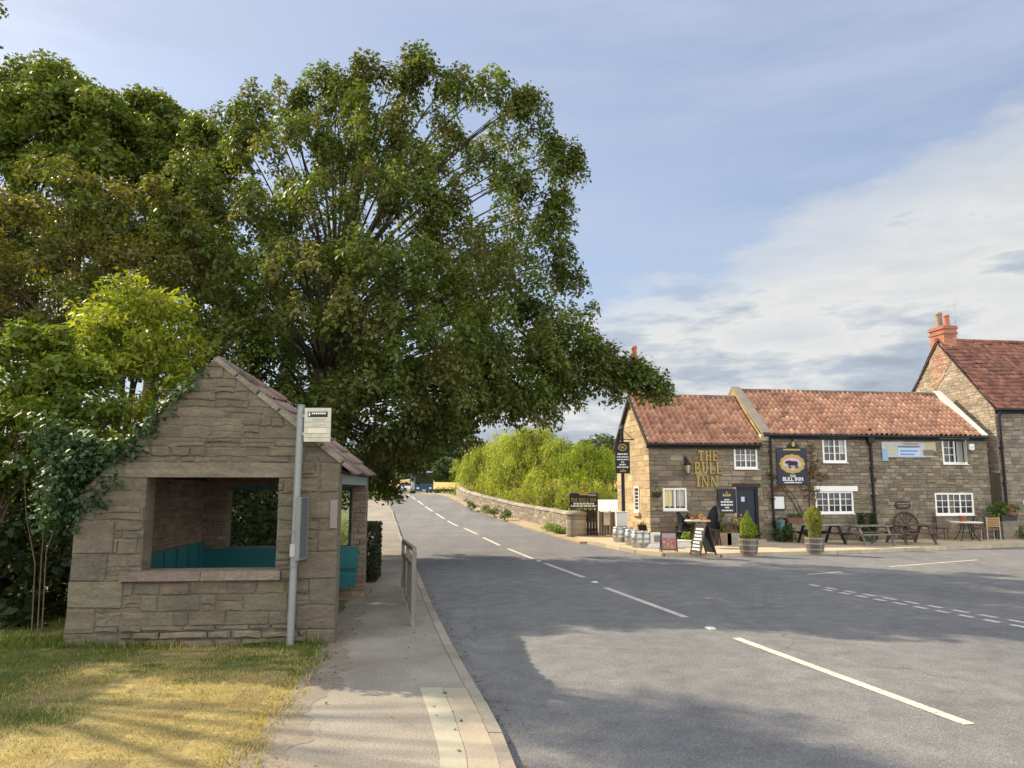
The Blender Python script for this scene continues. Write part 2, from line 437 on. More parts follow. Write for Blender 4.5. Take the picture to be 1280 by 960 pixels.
def clump_leaves(clumps, per, size, pal, droop=.5, flat=.6, aspect=.6, sizevar=.5, huevar=.14, clvar=.22, hang=.3):
    """clumps (K,4): centre + radius. Returns leaf quads and colours"""
    cl = np.asarray(clumps, float); K = len(cl)
    n = np.maximum((per*(cl[:, 3]/cl[:, 3].mean())**2).astype(int), 6); idx = np.repeat(np.arange(K), n); N = len(idx)
    u = unit(rng.normal(size=(N, 3))); r = rng.random(N)**(1/2.2)
    off = u*r[:, None]; off[:, 2] *= flat
    rad = np.hypot(off[:, 0], off[:, 1]); off[:, 2] -= droop*rad**2
    C = cl[idx, :3]+off*cl[idx, 3:4]
    nr = unit(u*.6+np.array([0, 0, .7])+rng.normal(size=(N, 3))*.55)
    ax = unit(u*.5+rng.normal(size=(N, 3))*.7+np.array([0, 0, -hang]))
    sz = size*(1+rng.uniform(-sizevar, sizevar, N))
    pal = np.asarray(pal, float); cp = pal[rng.integers(0, len(pal), K)]*(1+rng.uniform(-clvar, clvar, (K, 1)))
    c = cp[idx]*(1+rng.uniform(-huevar, huevar, (N, 1)))*(1+rng.uniform(-.06, .06, (N, 3)))
    return leaf_quads(C, nr, ax, sz, aspect), c
def lobe_clumps(lobes, dens, crad, shell=(.55, 1.0), squash=1.0):
    out = []
    for (x, y, z, r) in lobes:
        k = max(6, int(dens*r*r)); u = unit(rng.normal(size=(k, 3))); u[:, 2] = np.where(u[:, 2] < -.5, -u[:, 2], u[:, 2])
        q = rng.uniform(shell[0], shell[1], k)*r
        p = np.array([x, y, z])+u*q[:, None]*np.array([1, 1, squash])
        out.append(np.concatenate([p, rng.uniform(crad*.65, crad*1.3, (k, 1))], axis=1))
    return np.concatenate(out)
def bez(a, b, c, n): return [a*(1-t)**2+b*2*t*(1-t)+c*t*t for t in [i/n for i in range(n+1)]]
def tree(name, label, base, lobes, trunk_r, leafm, pal, dens=18, crad=.5, per=70, size=.1, droop=.5, flat=.6, group=None, fork=.3, twigs=5, hang=.3, cat='tree', aspect=.6, shell=(.5, 1.0), extra=None, clvar=.22, barkc=(1,1,1), limbr=1.0, lean=(0,0)):
    base = Vector(base); t = thing(name, label, cat, base, group)
    top = max(l[2]+l[3]*.4 for l in lobes); hgt = top-base.z
    mx = sum(l[0]*l[3] for l in lobes)/sum(l[3] for l in lobes); my = sum(l[1]*l[3] for l in lobes)/sum(l[3] for l in lobes)
    mb = MB(); apex = Vector((base.x+(mx-base.x)*.6, base.y+(my-base.y)*.6, base.z+hgt*.85))
    mid = base+Vector(((apex.x-base.x)*.25, (apex.y-base.y)*.25, hgt*.45))
    spine = bez(base, mid, apex, 10)
    rad = [trunk_r*(1.35 if i == 0 else 1)*(1-.86*(i/10)**.8) for i in range(11)]
    mb.tube(spine, rad, barkc, 10)
    cl = lobe_clumps(lobes, dens, crad, shell)
    for (x, y, z, r) in lobes:
        c = Vector((x, y, z)); k = fork+(1-fork)*max(0, min(1, (z-base.z)/hgt-.25))*.8
        i = max(1, min(9, int(k*10))); s = spine[i]
        m = s.lerp(c, .5)+Vector((random.uniform(-.3, .3), random.uniform(-.3, .3), (c-s).length*.18))
        rr = min(rad[i]*.55, (.035+.028*r)*limbr); pts = bez(s, m, c, 6)
        mb.tube(pts, [rr*(1-.7*q/6) for q in range(7)], barkc, 6)
        near = cl[np.argsort(np.sum((cl[:, :3]-np.array([x, y, z]))**2, axis=1))][:max(twigs*3, 1)]
        for q in near[::3][:twigs]:
            e = Vector(q[:3]); st = pts[random.choice((4, 5, 6))]
            mb.tube(bez(st, st.lerp(e, .5)+Vector((0, 0, .15)), e, 3), [rr*.32, rr*.25, rr*.18, rr*.08], barkc, 4, False)
    mb.build('trunk', M['bark'], t)
    v, c = clump_leaves(cl, per, size, pal, droop, flat, aspect, hang=hang, clvar=clvar)
    if extra is not None:
        v = np.concatenate([v, extra[0]]); c = np.concatenate([c, extra[1]])
    fast_mesh('crown', v, 4, c, leafm, t)
    return t
def L(px, py, Y, rpx): p = at(px, py, Y); return (p.x, p.y, p.z, rpx*Y/FPX)
# ================================================================== GROUND
def strip(name, m, ys, xa, xb, dz, ncol=8, thick=0.0, c=(1,1,1), zf=None):
    """sheet between two curves x=xa(y) and x=xb(y); thick>0 gives it sides"""
    mb = MB(); rows = []
    for y in ys:
        a, b = xa(y), xb(y)
        rows.append([(a+(b-a)*k/ncol, y, prof(y)+dz+(zf(a+(b-a)*k/ncol, y) if zf else 0)) for k in range(ncol+1)])
    vs = [p for r in rows for p in r]; n = ncol+1
    fs = [(i*n+k, i*n+k+1, (i+1)*n+k+1, (i+1)*n+k) for i in range(len(rows)-1) for k in range(ncol)]
    mb.add(vs, fs, c, True)
    if thick:
        for k, sgn in ((0, 1), (ncol, -1)):
            e = [r[k] for r in rows]; lo = [(p[0], p[1], p[2]-thick) for p in e]; q = len(e)
            mb.add(e+lo, [(i, i+1, q+i+1, q+i) if sgn < 0 else (i, q+i, q+i+1, i+1) for i in range(q-1)], c)
        for r, sgn in ((rows[0], 1), (rows[-1], -1)):
            lo = [(p[0], p[1], p[2]-thick) for p in r]; q = len(r)
            mb.add(r+lo, [(i, q+i, q+i+1, i+1) if sgn < 0 else (i, i+1, q+i+1, q+i) for i in range(q-1)], c)
    return structure(mb.build(name, m))
def frange(a, b, d):
    n = max(1, int(round((b-a)/d))); return [a+(b-a)*i/n for i in range(n+1)]
YS = frange(-10, 40, 1.0)+frange(40.5, 90, .75)[0:]+frange(92, 130, 3)

def smooth(a, b, x):
    t = min(1, max(0, (x-a)/(b-a))); return t*t*(3-2*t)
def terr(x, y):
    z = prof(y)-.22
    if y > 31:
        px_ = parax(min(y, 84)) if y > 32.6 else 2.8
        w = smooth(px_+.2, px_+5, x)*smooth(31, 36, y)*(1-smooth(110, 150, y))
        z = z*(1-w)+(-1.6)*w
    if y > 110: z += smooth(110, 190, y)*1.2+max(0, y-190)*.024
    if y > 380: z += (y-380)*.03
    return z
gx = [-900,-500,-300,-200,-140,-100,-80,-60]+frange(-50, 40, 2.5)+[50,65,80,110,150,220,350,600,900]
gy = frange(-40, 20, 10)+frange(22, 120, 2.5)+frange(125, 260, 15)+[280,310,350,400,480,600,800,1100]
mb = MB(); nx = len(gx)
mb.add([(x, y, terr(x, y)) for y in gy for x in gx], [(j*nx+i, j*nx+i+1, (j+1)*nx+i+1, (j+1)*nx+i) for j in range(len(gy)-1) for i in range(nx-1)], (1,1,1), True)
M['meadow'] = mat('meadow_grass', (.085,.10,.03), .95, .3, .15, .25, 4, .3, 20, stain=(.4, (.2,.16,.06), .5, .8))
structure(mb.build('ground', M['meadow']))
# ochre stubble field beyond the bridge
M['stubble'] = mat('stubble', (.46,.30,.09), .95, .12, .08, .15, 1.5)
mb = MB(); fx = frange(-45, 40, 5); fy = frange(150, 345, 15)
mb.add([(x, y, terr(x, y)+.4) for y in fy for x in fx], [(j*len(fx)+i, j*len(fx)+i+1, (j+1)*len(fx)+i+1, (j+1)*len(fx)+i) for j in range(len(fy)-1) for i in range(len(fx)-1)], (1,1,1), True)
structure(mb.build('field', M['stubble']))

strip('road', M['asphalt'], YS, lambda y: kerbx(y)-.05, lambda y: 60 if y < 29.5 else redge(y), 0, 10)
# kerb stones and footpath on the left
mb = MB(); y = -6.0
M['kerb'] = mat('kerb_stone', (1,1,1), .9, .2, 4, .2, 40, .4, 60)
while y < 62:
    Ln = .9; y2 = y+Ln-.012; w = .13
    a0, a1 = kerbx(y), kerbx(y2); z0, z1 = prof(y), prof(y2); jz = random.uniform(-.004, .004)
    mb.hexa([(a0-w, y, z0-.2), (a0, y, z0-.2), (a1, y2, z1-.2), (a1-w, y2, z1-.2), (a0-w, y, z0+.105+jz), (a0-.015, y, z0+.105+jz), (a1-.015, y2, z1+.105+jz), (a1-w, y2, z1+.105+jz)], pick([(.30,.26,.21),(.25,.215,.17)], .12))
    y += Ln
structure(mb.build('kerb', M['kerb']))
YP = frange(-6, 62, .5)
strip('pavement', M['path'], YP, lambda y: pathx(y)-.25, lambda y: kerbx(y)-.135, .1, 8)
# worn soil edge between grass and path
vn1 = lambda x, y, s, q: float(vnoise(np.array([x]), np.array([y]), s, q)[0])
M['edge'] = mat('path_edge_soil', (.2,.168,.128), .95, .25, 3, .35, 25, .5, 40)
strip('dirt_strip', M['edge'], frange(3, 40, .06), lambda y: pathx(y)-.42+.3*vn1(0, y, .5, 31), lambda y: pathx(y)-.12+.3*vn1(5, y, .4, 33)+.16*vn1(9, y, .12, 34), .1025, 3)
# pale inlaid slabs near the camera
strip('pavement_slab', M['slab'], frange(4.2, 8.02, .2), lambda y: kerbx(y)-.60-.016*(y-8), lambda y: kerbx(y)-.37, .106, 2, .02)
strip('pavement_crossing_slab', M['conc'], frange(4.2, 8.0, .2), lambda y: kerbx(y)-.365, lambda y: kerbx(y)-.137, .108, 2, .02)

# lawn with its own gentle relief; colour patches of green and dry straw
def dry(x, y):
    n = .055+vnoise(x, y, 1.3, 3)*.5+vnoise(x, y, .45, 4)*.3+vnoise(x, y, .16, 5)*.2
    edge = np.clip((8.6-y)/2.6, -.5, 1)*.26+np.clip((x+4.0)/2.0, -.6, 1)*.12
    return np.clip((n-.47+edge)*3.2, 0, 1)
G1 = np.array([.105,.125,.028]); G2 = np.array([.34,.265,.10]); G3 = np.array([.16,.11,.065])
def lawnz(x, y):
    return .115+max(0, -x-5)*.012+.02*math.sin(x*1.3)*math.sin(y*.9+1)
def lawn_right(y): return pathx(y)-.16
xs = []
mb = MB()
ly = frange(-6, 3, 1.5)+frange(3.2, 11.4, .16)+frange(12, 62, 1.0)
lt = [0,.25,.45,.6,.7]+[.7+.3*i/46 for i in range(1, 47)]
rows = []
for y in ly:
    xr = lawn_right(y); rows.append([(-45+(xr+45)*t, y) for t in lt])
P = np.array(rows); X = P[:, :, 0]; Y = P[:, :, 1]
n = len(lt); vs = [(X[j, i], Y[j, i], prof(Y[j, i])+(lawnz(X[j, i], Y[j, i]) if i < n-1 else .085)) for j in range(len(ly)) for i in range(n)]
D = dry(X, Y); B = vnoise(X, Y, .5, 9)
o_ = len(mb.v)
mb.v += vs
for j in range(len(ly)-1):
    for i in range(n-1):
        d = D[j, i]; c = G1*(1-d)+G2*d
        if B[j, i] > .78: c = c*.5+G3*.5
        c = c*(.8+.4*random.random())
        mb.f.append([o_+j*n+i, o_+j*n+i+1, o_+(j+1)*n+i+1, o_+(j+1)*n+i]); mb.c.append(tuple(c)); mb.sm.append(True)
M['lawn'] = mat('lawn_turf', (.8,.8,.8), .95, .3, 5, .4, 40, .6, 60)
structure(mb.build('lawn', M['lawn']))

# grass blades: dense near the camera
def blades(n, x0, x1, y0, y1, hmin, hmax, w, ok):
    x = rng.uniform(x0, x1, n); y = y0+(y1-y0)*rng.random(n)
    k = ok(x, y); x, y = x[k], y[k]; n = len(x)
    d = dry(x, y); th = vnoise(x, y, .35, 12); h = rng.uniform(hmin, hmax, n)*(.55+.9*th)*(1-.25*d)
    z = np.array([prof(b)+lawnz(a, b)-.006 for a, b in zip(x, y)])
    az = rng.uniform(0, 2*np.pi, n); ln = rng.uniform(.2, 1.3, n)*h; w_ = w*(.7+.6*rng.random(n))
    bx, by = np.cos(az), np.sin(az)
    p0 = np.stack([x-by*w_, y+bx*w_, z], 1); p1 = np.stack([x+by*w_, y-bx*w_, z], 1); p2 = np.stack([x+bx*ln, y+by*ln, z+h], 1)
    g = np.where(rng.random((n, 1)) < d[:, None]*.85+.06, np.array([[.42,.33,.13]]), np.array([[.115,.15,.03]]))
    return np.stack([p0, p1, p2], 1).reshape(-1, 3), g*(1+rng.uniform(-.3, .3, (n, 1)))
right_of = lambda x, y: x < np.array([lawn_right(v) for v in y])-.02+.22*(vnoise(x, y, .3, 21)-.65)
v1, c1 = blades(150000, -9.5, -1.5, 4.6, 10.35, .014, .045, .0035, lambda x, y: right_of(x, y) & (x > -.75*y-.6))
v2, c2 = blades(14000, -12, -2, 10.2, 13, .03, .09, .005, lambda x, y: x < -6.3)
v3, c3 = blades(26000, -16, -3, 15.5, 45, .06, .14, .014, lambda x, y: right_of(x, y) & (x < np.array([lawn_right(v) for v in y])-.1))
v4, c4 = blades(5000, -6.6, -2.1, 9.75, 10.4, .05, .15, .005, lambda x, y: (y > 10.06+(x+2.4)*.1+rng.normal(size=len(x))*.05) & right_of(x, y))
v5, c5 = blades(9000, -3.6, -1.2, 4.6, 9.7, .03, .09, .0045, lambda x, y: np.abs(x-np.array([lawn_right(v) for v in y])+.02) < .05+.16*vnoise(x, y, .25, 41)**2)
g_ = fast_mesh('grass', np.concatenate([v1, v2, v3, v4, v5]), 3, np.concatenate([c1, c2, c3, c4, c5]), M['grass'])
props(g_, 'short mown grass of the verge, green with dry straw patches', 'grass', kind='stuff')

# fallen leaves and twigs in the gutter and along the path edge
n_ = 520; y_ = rng.uniform(4.5, 24, n_); side_ = rng.random(n_)
x_ = np.where(side_ < .5, np.array([kerbx(v) for v in y_])+np.abs(rng.normal(size=n_))*.10+.015, np.where(side_ < .85, np.array([pathx(v) for v in y_])+rng.normal(size=n_)*.22-.1, np.array([kerbx(v) for v in y_])-rng.uniform(.2,1.5,n_)))
z_ = np.where(side_ < .5, .008, .112)
cc_ = np.array([(.20,.12,.05),(.14,.09,.05),(.26,.18,.07),(.10,.085,.05)])[rng.integers(0, 4, n_)]
o = fast_mesh('fallen_leaves', leaf_quads(np.stack([x_, y_, z_], 1), np.array([0,0,1.])+rng.normal(size=(n_,3))*.25, rng.normal(size=(n_,3)), rng.uniform(.012,.03,n_), .6), 4, cc_, M['grass'])
props(o, 'scattered small brown fallen leaves along the kerb and path edge', 'fallen leaves', kind='stuff')

# right verge below the bridge wall
M['verge'] = mat('dry_verge', (.34,.27,.16), .95, .2, 1.0, .25, 12, .4, 30, stain=(.8, (.11,.11,.04), .55, .75))
strip('verge', M['verge'], frange(29.6, 84, .7), lambda y: redge(y)-.06, lambda y: (parax(y) if y > 32.6 else 3.0)+.1, .07, 4, .25)

# ------------------------------------------------------------------ forecourt of the inn
FORE = [(2.62,31.9),(2.68,30.9),(3.45,27.7),(4.1,25.2),(4.75,24.15),(6.4,23.9),(8.1,24.4),(10.4,25.0),(13.9,26.3),(18.9,28.3),(26,31.2),(40,37)]
M['forecourt'] = mat('forecourt_concrete', (.46,.37,.25), .92, .18, .6, .2, 12, .3, 50, stain=(.9, (.2,.16,.11), .55, .8))
mb = MB()
top = [(x, y, .1) for x, y in FORE]; back = [(x*1.0+.3, 46, .1) for x, y in FORE]
q = len(FORE)
mb.add(top+back, [(i, i+1, q+i+1, q+i) for i in range(q-1)], (1,1,1))
structure(mb.build('forecourt', M['forecourt']))
mb = MB()
pts = []
for (a, b) in zip(FORE[1:], FORE[2:]):
    n = max(1, int(math.hypot(b[0]-a[0], b[1]-a[1])/.9))
    pts += [(a[0]+(b[0]-a[0])*i/n, a[1]+(b[1]-a[1])*i/n) for i in range(n)]
for a, b in zip(pts, pts[1:]):
    d = Vector((b[0]-a[0], b[1]-a[1], 0)); nn = Vector((d.y, -d.x, 0)).normalized()*.14; e = d.normalized()*.006
    A = Vector((a[0], a[1], 0))+e; B_ = Vector((b[0], b[1], 0))-e
    mb.hexa([A+nn+Vector((0,0,-.2)), B_+nn+Vector((0,0,-.2)), B_+Vector((0,0,-.2)), A+Vector((0,0,-.2)), A+nn*.9+Vector((0,0,.118)), B_+nn*.9+Vector((0,0,.118)), B_+Vector((0,0,.118)), A+Vector((0,0,.118))], pick([(.42,.35,.25),(.36,.30,.22)], .1))
structure(mb.build('forecourt_kerb', M['kerb']))

# ------------------------------------------------------------------ painted markings
mb = MB()
def dash(p, q, w):
    p = Vector(p); q = Vector(q); n = max(1, int((q-p).length/.8)); d = (q-p); r = Vector((d.y, -d.x, 0)).normalized()*w/2
    pts = [p+d*i/n for i in range(n+1)]
    vs = []
    for s in pts: z = prof(s.y)+.005; vs += [(s.x-r.x, s.y-r.y, z), (s.x+r.x, s.y+r.y, z)]
    mb.add(vs, [(2*i, 2*i+1, 2*i+3, 2*i+2) for i in range(n)])
for (a, b) in (((1212,906),(920,798)),((857,772),(757,735)),((730,722),(680,704)),((667,699),(635,686)),((625,682),(604,672)),((597,668),(580,660))):
    dash(gp(*a), gp(*b), .13)
yy = 42.6
while yy < 84:
    dash((cenx(yy), yy, 0), (cenx(yy+4), yy+4, 0), .13); yy += 5.4
dash((5.55, .6, 0), (4.55, 4.9, 0), .13)
for (p0, p1) in (((1012,731),(1300,782)),((1030,737),(1300,788))):
    a, b = gp(*p0), gp(*p1); n = 10
    for i in range(n): dash(a+(b-a)*(i/n), a+(b-a)*((i+.6)/n), .12)
    d = (b-a)/n
    for i in range(n, n+8): dash(a+d*i, a+d*(i+.6), .12)
dash(gp(1112,708.5), gp(1222,700), .1); dash(gp(1010,718.5), gp(1052,715), .09)
structure(mb.build('road_markings', M['paint']))
# reflective studs along the centre line
proto = None
M['stud'] = mat('stud_body', (.5,.5,.46), .5)
for i, (p, lab) in enumerate((((888,786), 'white reflective road stud between the two longest centre line dashes'), ((743,728), 'white reflective road stud between the second and third centre line dashes'), ((673,701.5), 'white reflective road stud just beyond the third centre line dash'))):
    g = gp(*p)
    mb = MB(); mb.hexa([(-.06,-.08,0),(.06,-.08,0),(.06,.08,0),(-.06,.08,0),(-.04,-.05,.022),(.04,-.05,.022),(.04,.05,.022),(-.04,.05,.022)])
    if proto is None: proto = mb.build('road_stud', M['stud']); o = proto
    else: o = proto.copy(); col.objects.link(o)
    o.location = (g.x, g.y, .002); o.rotation_euler.z = .3
    props(o, lab, 'road stud', 'reflective studs along the centre line')

# ================================================================== BUS SHELTER
sh_o = gp(418, 803, .11); ya = math.radians(6.0)
SU = Vector((math.cos(ya), math.sin(ya), 0)); SV = Vector((-math.sin(ya), math.cos(ya), 0)); SN = -SV
def FS(s, h, d): return sh_o+SU*s+SN*d+Vector((0,0,h))
def fs(px, py):
    r = Vector(ray(px, py)); t = (sh_o-Vector((0,0,CAMH))).dot(SN)/r.dot(SN); p = Vector((0,0,CAMH))+r*t-sh_o
    return (p.dot(SU), p.z)
ST = [(0.1259, 0.1077, 0.0732), (0.1339, 0.1132, 0.0758), (0.1179, 0.101, 0.0706), (0.142, 0.1214, 0.0826), (0.1259, 0.1039, 0.0722), (0.1125, 0.0984, 0.0696), (0.1367, 0.112, 0.0773)]
shelter = thing('bus_shelter', 'small stone bus shelter with gabled tile roof and open window by the path', 'bus shelter', sh_o)
BL = fs(80, 795); EL = fs(97, 621); AP = fs(269, 449); ER = fs(424, 577); BR = (0, 0)
BL = (BL[0], -.05); BR = (0, -.05); ER = (.0, ER[1]); 
out_front = [BL, BR, ER, AP, EL]
O0 = fs(176, 714); O1 = fs(349, 597)
hole = (O0[0], O0[1], O1[0], O1[1]); LEN = 4.75; TK = .34
mb = MB()
backing(mb, out_front, [hole], FS, TK, (.14,.12,.088))
hsill = hole[1]
lint = (hole[0]-.28, hole[3], hole[2]+.3, hole[3]+.2)
hl = [hole, lint]
# big quoins on the corners, coursed rubble between
qz = -.05; qn = 0; quo = []
while qz < ER[1]-.05:
    hh = random.uniform(.24, .42) if qz > .1 else .22
    for side in (0, 1):
        wq = random.choice((.26, .36, .44)) if (qn+side) % 2 else random.choice((.5, .66))
        k = (qz+hh/2-BL[1])/(EL[1]-BL[1]); xl = BL[0]+(EL[0]-BL[0])*k
        r = (xl-.3, qz, xl+wq, min(qz+hh, 3)) if side == 0 else (-wq, qz, .2, qz+hh)
        if side == 0 and r[2] > hole[0]-.02 and r[3] > hole[1] : r = (r[0], r[1], min(r[2], hole[0]-.02), r[3])
        if side == 1 and r[0] < hole[2]+.02 and r[3] > hole[1]: r = (max(r[0], hole[2]+.02), r[1], r[2], r[3])
        if side == 0 and qz > EL[1]-.3: continue
        p = clip_convex([(r[0]+.006,r[1]+.006),(r[2]-.006,r[1]+.006),(r[2]-.006,r[3]-.006),(r[0]+.006,r[3]-.006)], out_front)
        if len(p) > 2: mb.prism([(a_+random.uniform(-.008,.008), b_+random.uniform(-.008,.008)) for a_, b_ in p], FS, -.03, random.uniform(.012, .028), pick(ST, .09), .012)
        quo.append(r)
    qz += hh; qn += 1
mb.prism([(lint[0]+.005,lint[1]+.003),(lint[2]-.005,lint[1]+.003),(lint[2]-.005,lint[3]-.005),(lint[0]+.005,lint[3]-.005)], FS, -.03, .02, (.165,.14,.10), .008)
band = lambda a, b: clip_convex([(-9,a),(9,a),(9,b),(-9,b)], out_front)
allh = quo+hl
stones(mb, band(.24, 5), allh, FS, ST, (.07,.23), (.14,.5), .009, (.004,.026), .012, .015, start=.24, mid=True, colj=.08)
stones(mb, band(-.06, .24), quo, FS, [(c[0]*1.1,c[1]*1.1,c[2]*1.12) for c in ST], (.10,.17), (.2,.55), .02, (.03,.065), .025, .014, start=-.06, mid=True)
mb.build('front_wall', M['stone'], shelter)
# sill slab
mb = MB(); s0 = fs(152, 722); s1 = fs(351, 722); hz = hole[1]
mb.box((s0[0], hz-.12, -.36), ((s0[0]+s1[0])/2-.004, hz-.006, .09), (.165,.125,.105), FS); mb.box(((s0[0]+s1[0])/2+.004, hz-.12, -.36), (s1[0], hz-.006, .085), (.18,.14,.115), FS)
mb.build('sill', M['stone'], shelter)
# back (left) wall, far wall, far pier
def FB(s, h, d): return sh_o+SU*(EL[0]+TK-.02+d)+SV*(TK+s)+Vector((0,0,h))     # inner face of the left wall, looking right
mb = MB(); rect = [(0,-.05),(LEN-2*TK,-.05),(LEN-2*TK,EL[1]+.26),(0,EL[1]+.26)]
backing(mb, rect, [], FB, TK, (.15,.125,.10))
stones(mb, rect, [], lambda s, h, d: FB(s, h, d), [(.21,.15,.11),(.24,.175,.125),(.19,.14,.105),(.255,.19,.14)], (.08,.13), (.18,.36), .01, (.006,.014), .01, .004)
mb.build('back_wall', M['stone'], shelter)
def FF(s, h, d): return FS(s, h, d-(LEN-TK))                                   # inner face of the far wall
mb = MB(); fout = [(BL[0]+.1,-.05),(0,-.05),(0,ER[1]),(AP[0],AP[1]),(EL[0],EL[1])]
def ff(px, py):
    r = Vector(ray(px, py)); o = sh_o+SV*(LEN-TK); t = (o-Vector((0,0,CAMH))).dot(SN)/r.dot(SN); p = Vector((0,0,CAMH))+r*t-sh_o
    return (p.dot(SU), p.z)
fh = (ff(283, 650)[0], ff(300, 684)[1], ff(439, 650)[0], ff(440, 609)[1])
backing(mb, fout, [fh], FF, TK, (.15,.125,.10))
stones(mb, fout, [fh], FF, [(.22,.155,.11),(.25,.18,.125),(.2,.145,.105)], (.09,.16), (.2,.4), .01, (.006,.014), .01, .004)
mb.build('far_wall', M['stone'], shelter)
mb = MB(); mb.box((BL[0]+.3, -.06, -LEN+.3), (-.02, -.012, -.3), (.2,.17,.14), FS); mb.build('floor', M['conc'], shelter)
# fascia beam, bench, far window frame
mb = MB(); mb.box((-.10, ER[1]-.30, -(LEN-TK)-.02), (.0, ER[1]-.10, -TK+.02), (1,1,1), FS); mb.build('beam', M['paleteal'], shelter)
mb = MB()
b0 = EL[0]+TK; hb = 1.0
mb.box((b0, .42, -(LEN-TK-.02)), (b0+.45, .47, -TK-.1), (1,1,1), FS); mb.box((b0+.40, .02, -(LEN-TK-.02)), (b0+.43, .42, -TK-.1), (.9,.9,.9), FS)
mb.box((b0+.45, .42, -(LEN-TK-.03)), (-.12, .47, -(LEN-TK-.47)), (1,1,1), FS); mb.box((b0+.43, .2, -(LEN-TK-.5)), (-.12, .42, -(LEN-TK-.47)), (.85,.85,.85), FS)
mb.box((b0+.02, .5, -(LEN-TK-.06)), (-.12, fh[1]-.01, -(LEN-TK-.025)), (1,1,1), FS); mb.box((b0+.02, .5, -(LEN-TK-.06)), (b0+.05, 1.02, -TK-.1), (1,1,1), FS)
for k in range(6): mb.box((b0+.05, .55+.001*k, -(1.0+k*.6)), (b0+.07, 1.0, -(1.06+k*.6)), (.9,.9,.9), FS)
mb.build('bench', M['teal'], shelter)
mb = MB()
for (a, b, c_, d_) in ((fh[2]-.06, fh[1], fh[2], fh[3]), (fh[0], fh[3]-.06, fh[2]-.06, fh[3])):
    mb.box((a, b, -LEN+.12), (c_, d_, -LEN+.2), (1,1,1), FS)
mb.build('window_frame', M['teal'], shelter)
mb = MB(); p = fs(420.5, 641); mb.box((-.1, p[1]-.2, .031), (-.008, p[1]+.17, .045), (.19,.17,.15), FS); mb.build('notice_plate', M['plain'], shelter)
# roof: two slopes of mossy tiles behind the gable coping
PK = [(0.246, 0.1662, 0.1323), (0.1968, 0.1425, 0.1176), (0.2788, 0.1995, 0.1617), (0.164, 0.133, 0.1078), (0.2214, 0.152, 0.1274)]
ridge = FS(AP[0], AP[1]-.03, -.16); slopeR = Vector(FS(ER[0]+.08, ER[1]-.115, -.16))-ridge; V_ = -slopeR.normalized()
N_ = V_.cross(SV).normalized(); N_ = N_ if N_.z > 0 else -N_
rl = LEN+.02-.16
mb = MB()
pantiles(mb, ridge+slopeR+SV*0, SV, V_, N_, rl, slopeR.length, .27, .34, .028, PK)
sl2 = Vector(FS(EL[0]-.2, EL[1]-.2, -.16))-ridge; V2 = -sl2.normalized(); N2 = SV.cross(V2).normalized(); N2 = N2 if N2.z > 0 else -N2
pantiles(mb, ridge+sl2+SV*rl, -SV, V2, N2, rl, sl2.length, .27, .34, .028, PK)
mb.build('roof', M['oldtile'], shelter)
mb = MB()
for e, vv, nn in ((slopeR, V_, N_), (sl2, V2, N2)):
    a = ridge-nn*.03; b = ridge+e*.985-nn*.03; th_ = nn*-.06
    mb.hexa([a+th_, b+th_, b+th_+SV*rl, a+th_+SV*rl, a, b, b+SV*rl, a+SV*rl], (.5,.45,.4)) if e is slopeR else mb.hexa([b+th_, a+th_, a+th_+SV*rl, b+th_+SV*rl, b, a, a+SV*rl, b+SV*rl], (.5,.45,.4))
mb.build('roof_boards', M['darkwood'], shelter)
mb = MB()
for i in range(11): mb.tube([ridge+SV*(i*rl/11)+Vector((0,0,.02)), ridge+SV*((i+1)*rl/11-.01)+Vector((0,0,.02))], .085, pick(PK, .15), 8)
mb.build('ridge_tiles', M['oldtile'], shelter)
# verge coping slabs on the right gable slope
mb = MB(); A_ = Vector((AP[0], AP[1], 0)); E_ = Vector((ER[0]+.03, ER[1]-.02, 0)); d = (E_-A_); n = 6; nrm = Vector((-d.y, d.x, 0)).normalized(); nrm = nrm if nrm.y > 0 else -nrm
for i in range(n):
    p, q = A_+d*(i/n+.006), A_+d*((i+1)/n-.006); o1 = nrm*.045
    mb.prism([(p.x-nrm.x*.02, p.y-nrm.y*.02), (q.x-nrm.x*.02, q.y-nrm.y*.02), (q.x+o1.x, q.y+o1.y), (p.x+o1.x, p.y+o1.y)][::-1] if False else [(q.x-nrm.x*.02, q.y-nrm.y*.02), (q.x+o1.x, q.y+o1.y), (p.x+o1.x, p.y+o1.y), (p.x-nrm.x*.02, p.y-nrm.y*.02)], FS, -.22, .03+.006*(i % 2), pick([(.21,.18,.14),(.18,.155,.12)], .1), .01)
mb.build('coping', M['stone'], shelter)

# ------------------------------------------------------------------ bus stop pole
pb = gp(362.5, 806, .12); pt = at(376.5, 507, pb.y-.02)
pole = thing('bus_stop_pole', 'grey bus stop pole with yellowed flag sign and timetable case before the shelter', 'bus stop', pb)
mb = MB(); mb.tube([pb-Vector((0,0,.1)), pt], .048, (1,1,1), 14); mb.tube([pt, pt+Vector((0,0,.012))], [.052,.045], (.8,.8,.8), 14); mb.build('pole', M['galv'], pole)
sz = at(397, 531, pb.y-.06); W2 = 16.4*pb.y/FPX; H2 = 21*pb.y/FPX
FP = lambda s, h, d: Vector((sz.x+s, sz.y-d-.0*s, sz.z+h))
M['flag'] = mat('yellowed_sign_plate', (.48,.47,.36), .6, .12, 8, .1, 40, stain=(9, (.3,.28,.18), .5, .8))
mb = MB(); mb.box((-W2, -H2, -.012), (W2, H2, .012), (1,1,1), FP); mb.box((-W2-.03, .1, -.008), (-W2, .14, .008), (.6,.6,.6), FP); mb.box((-W2-.03, -.14, -.008), (-W2, -.1, .008), (.6,.6,.6), FP)
fl = mb.build('flag_sign', M['flag'], pole)
mb = MB(); k = W2/.165
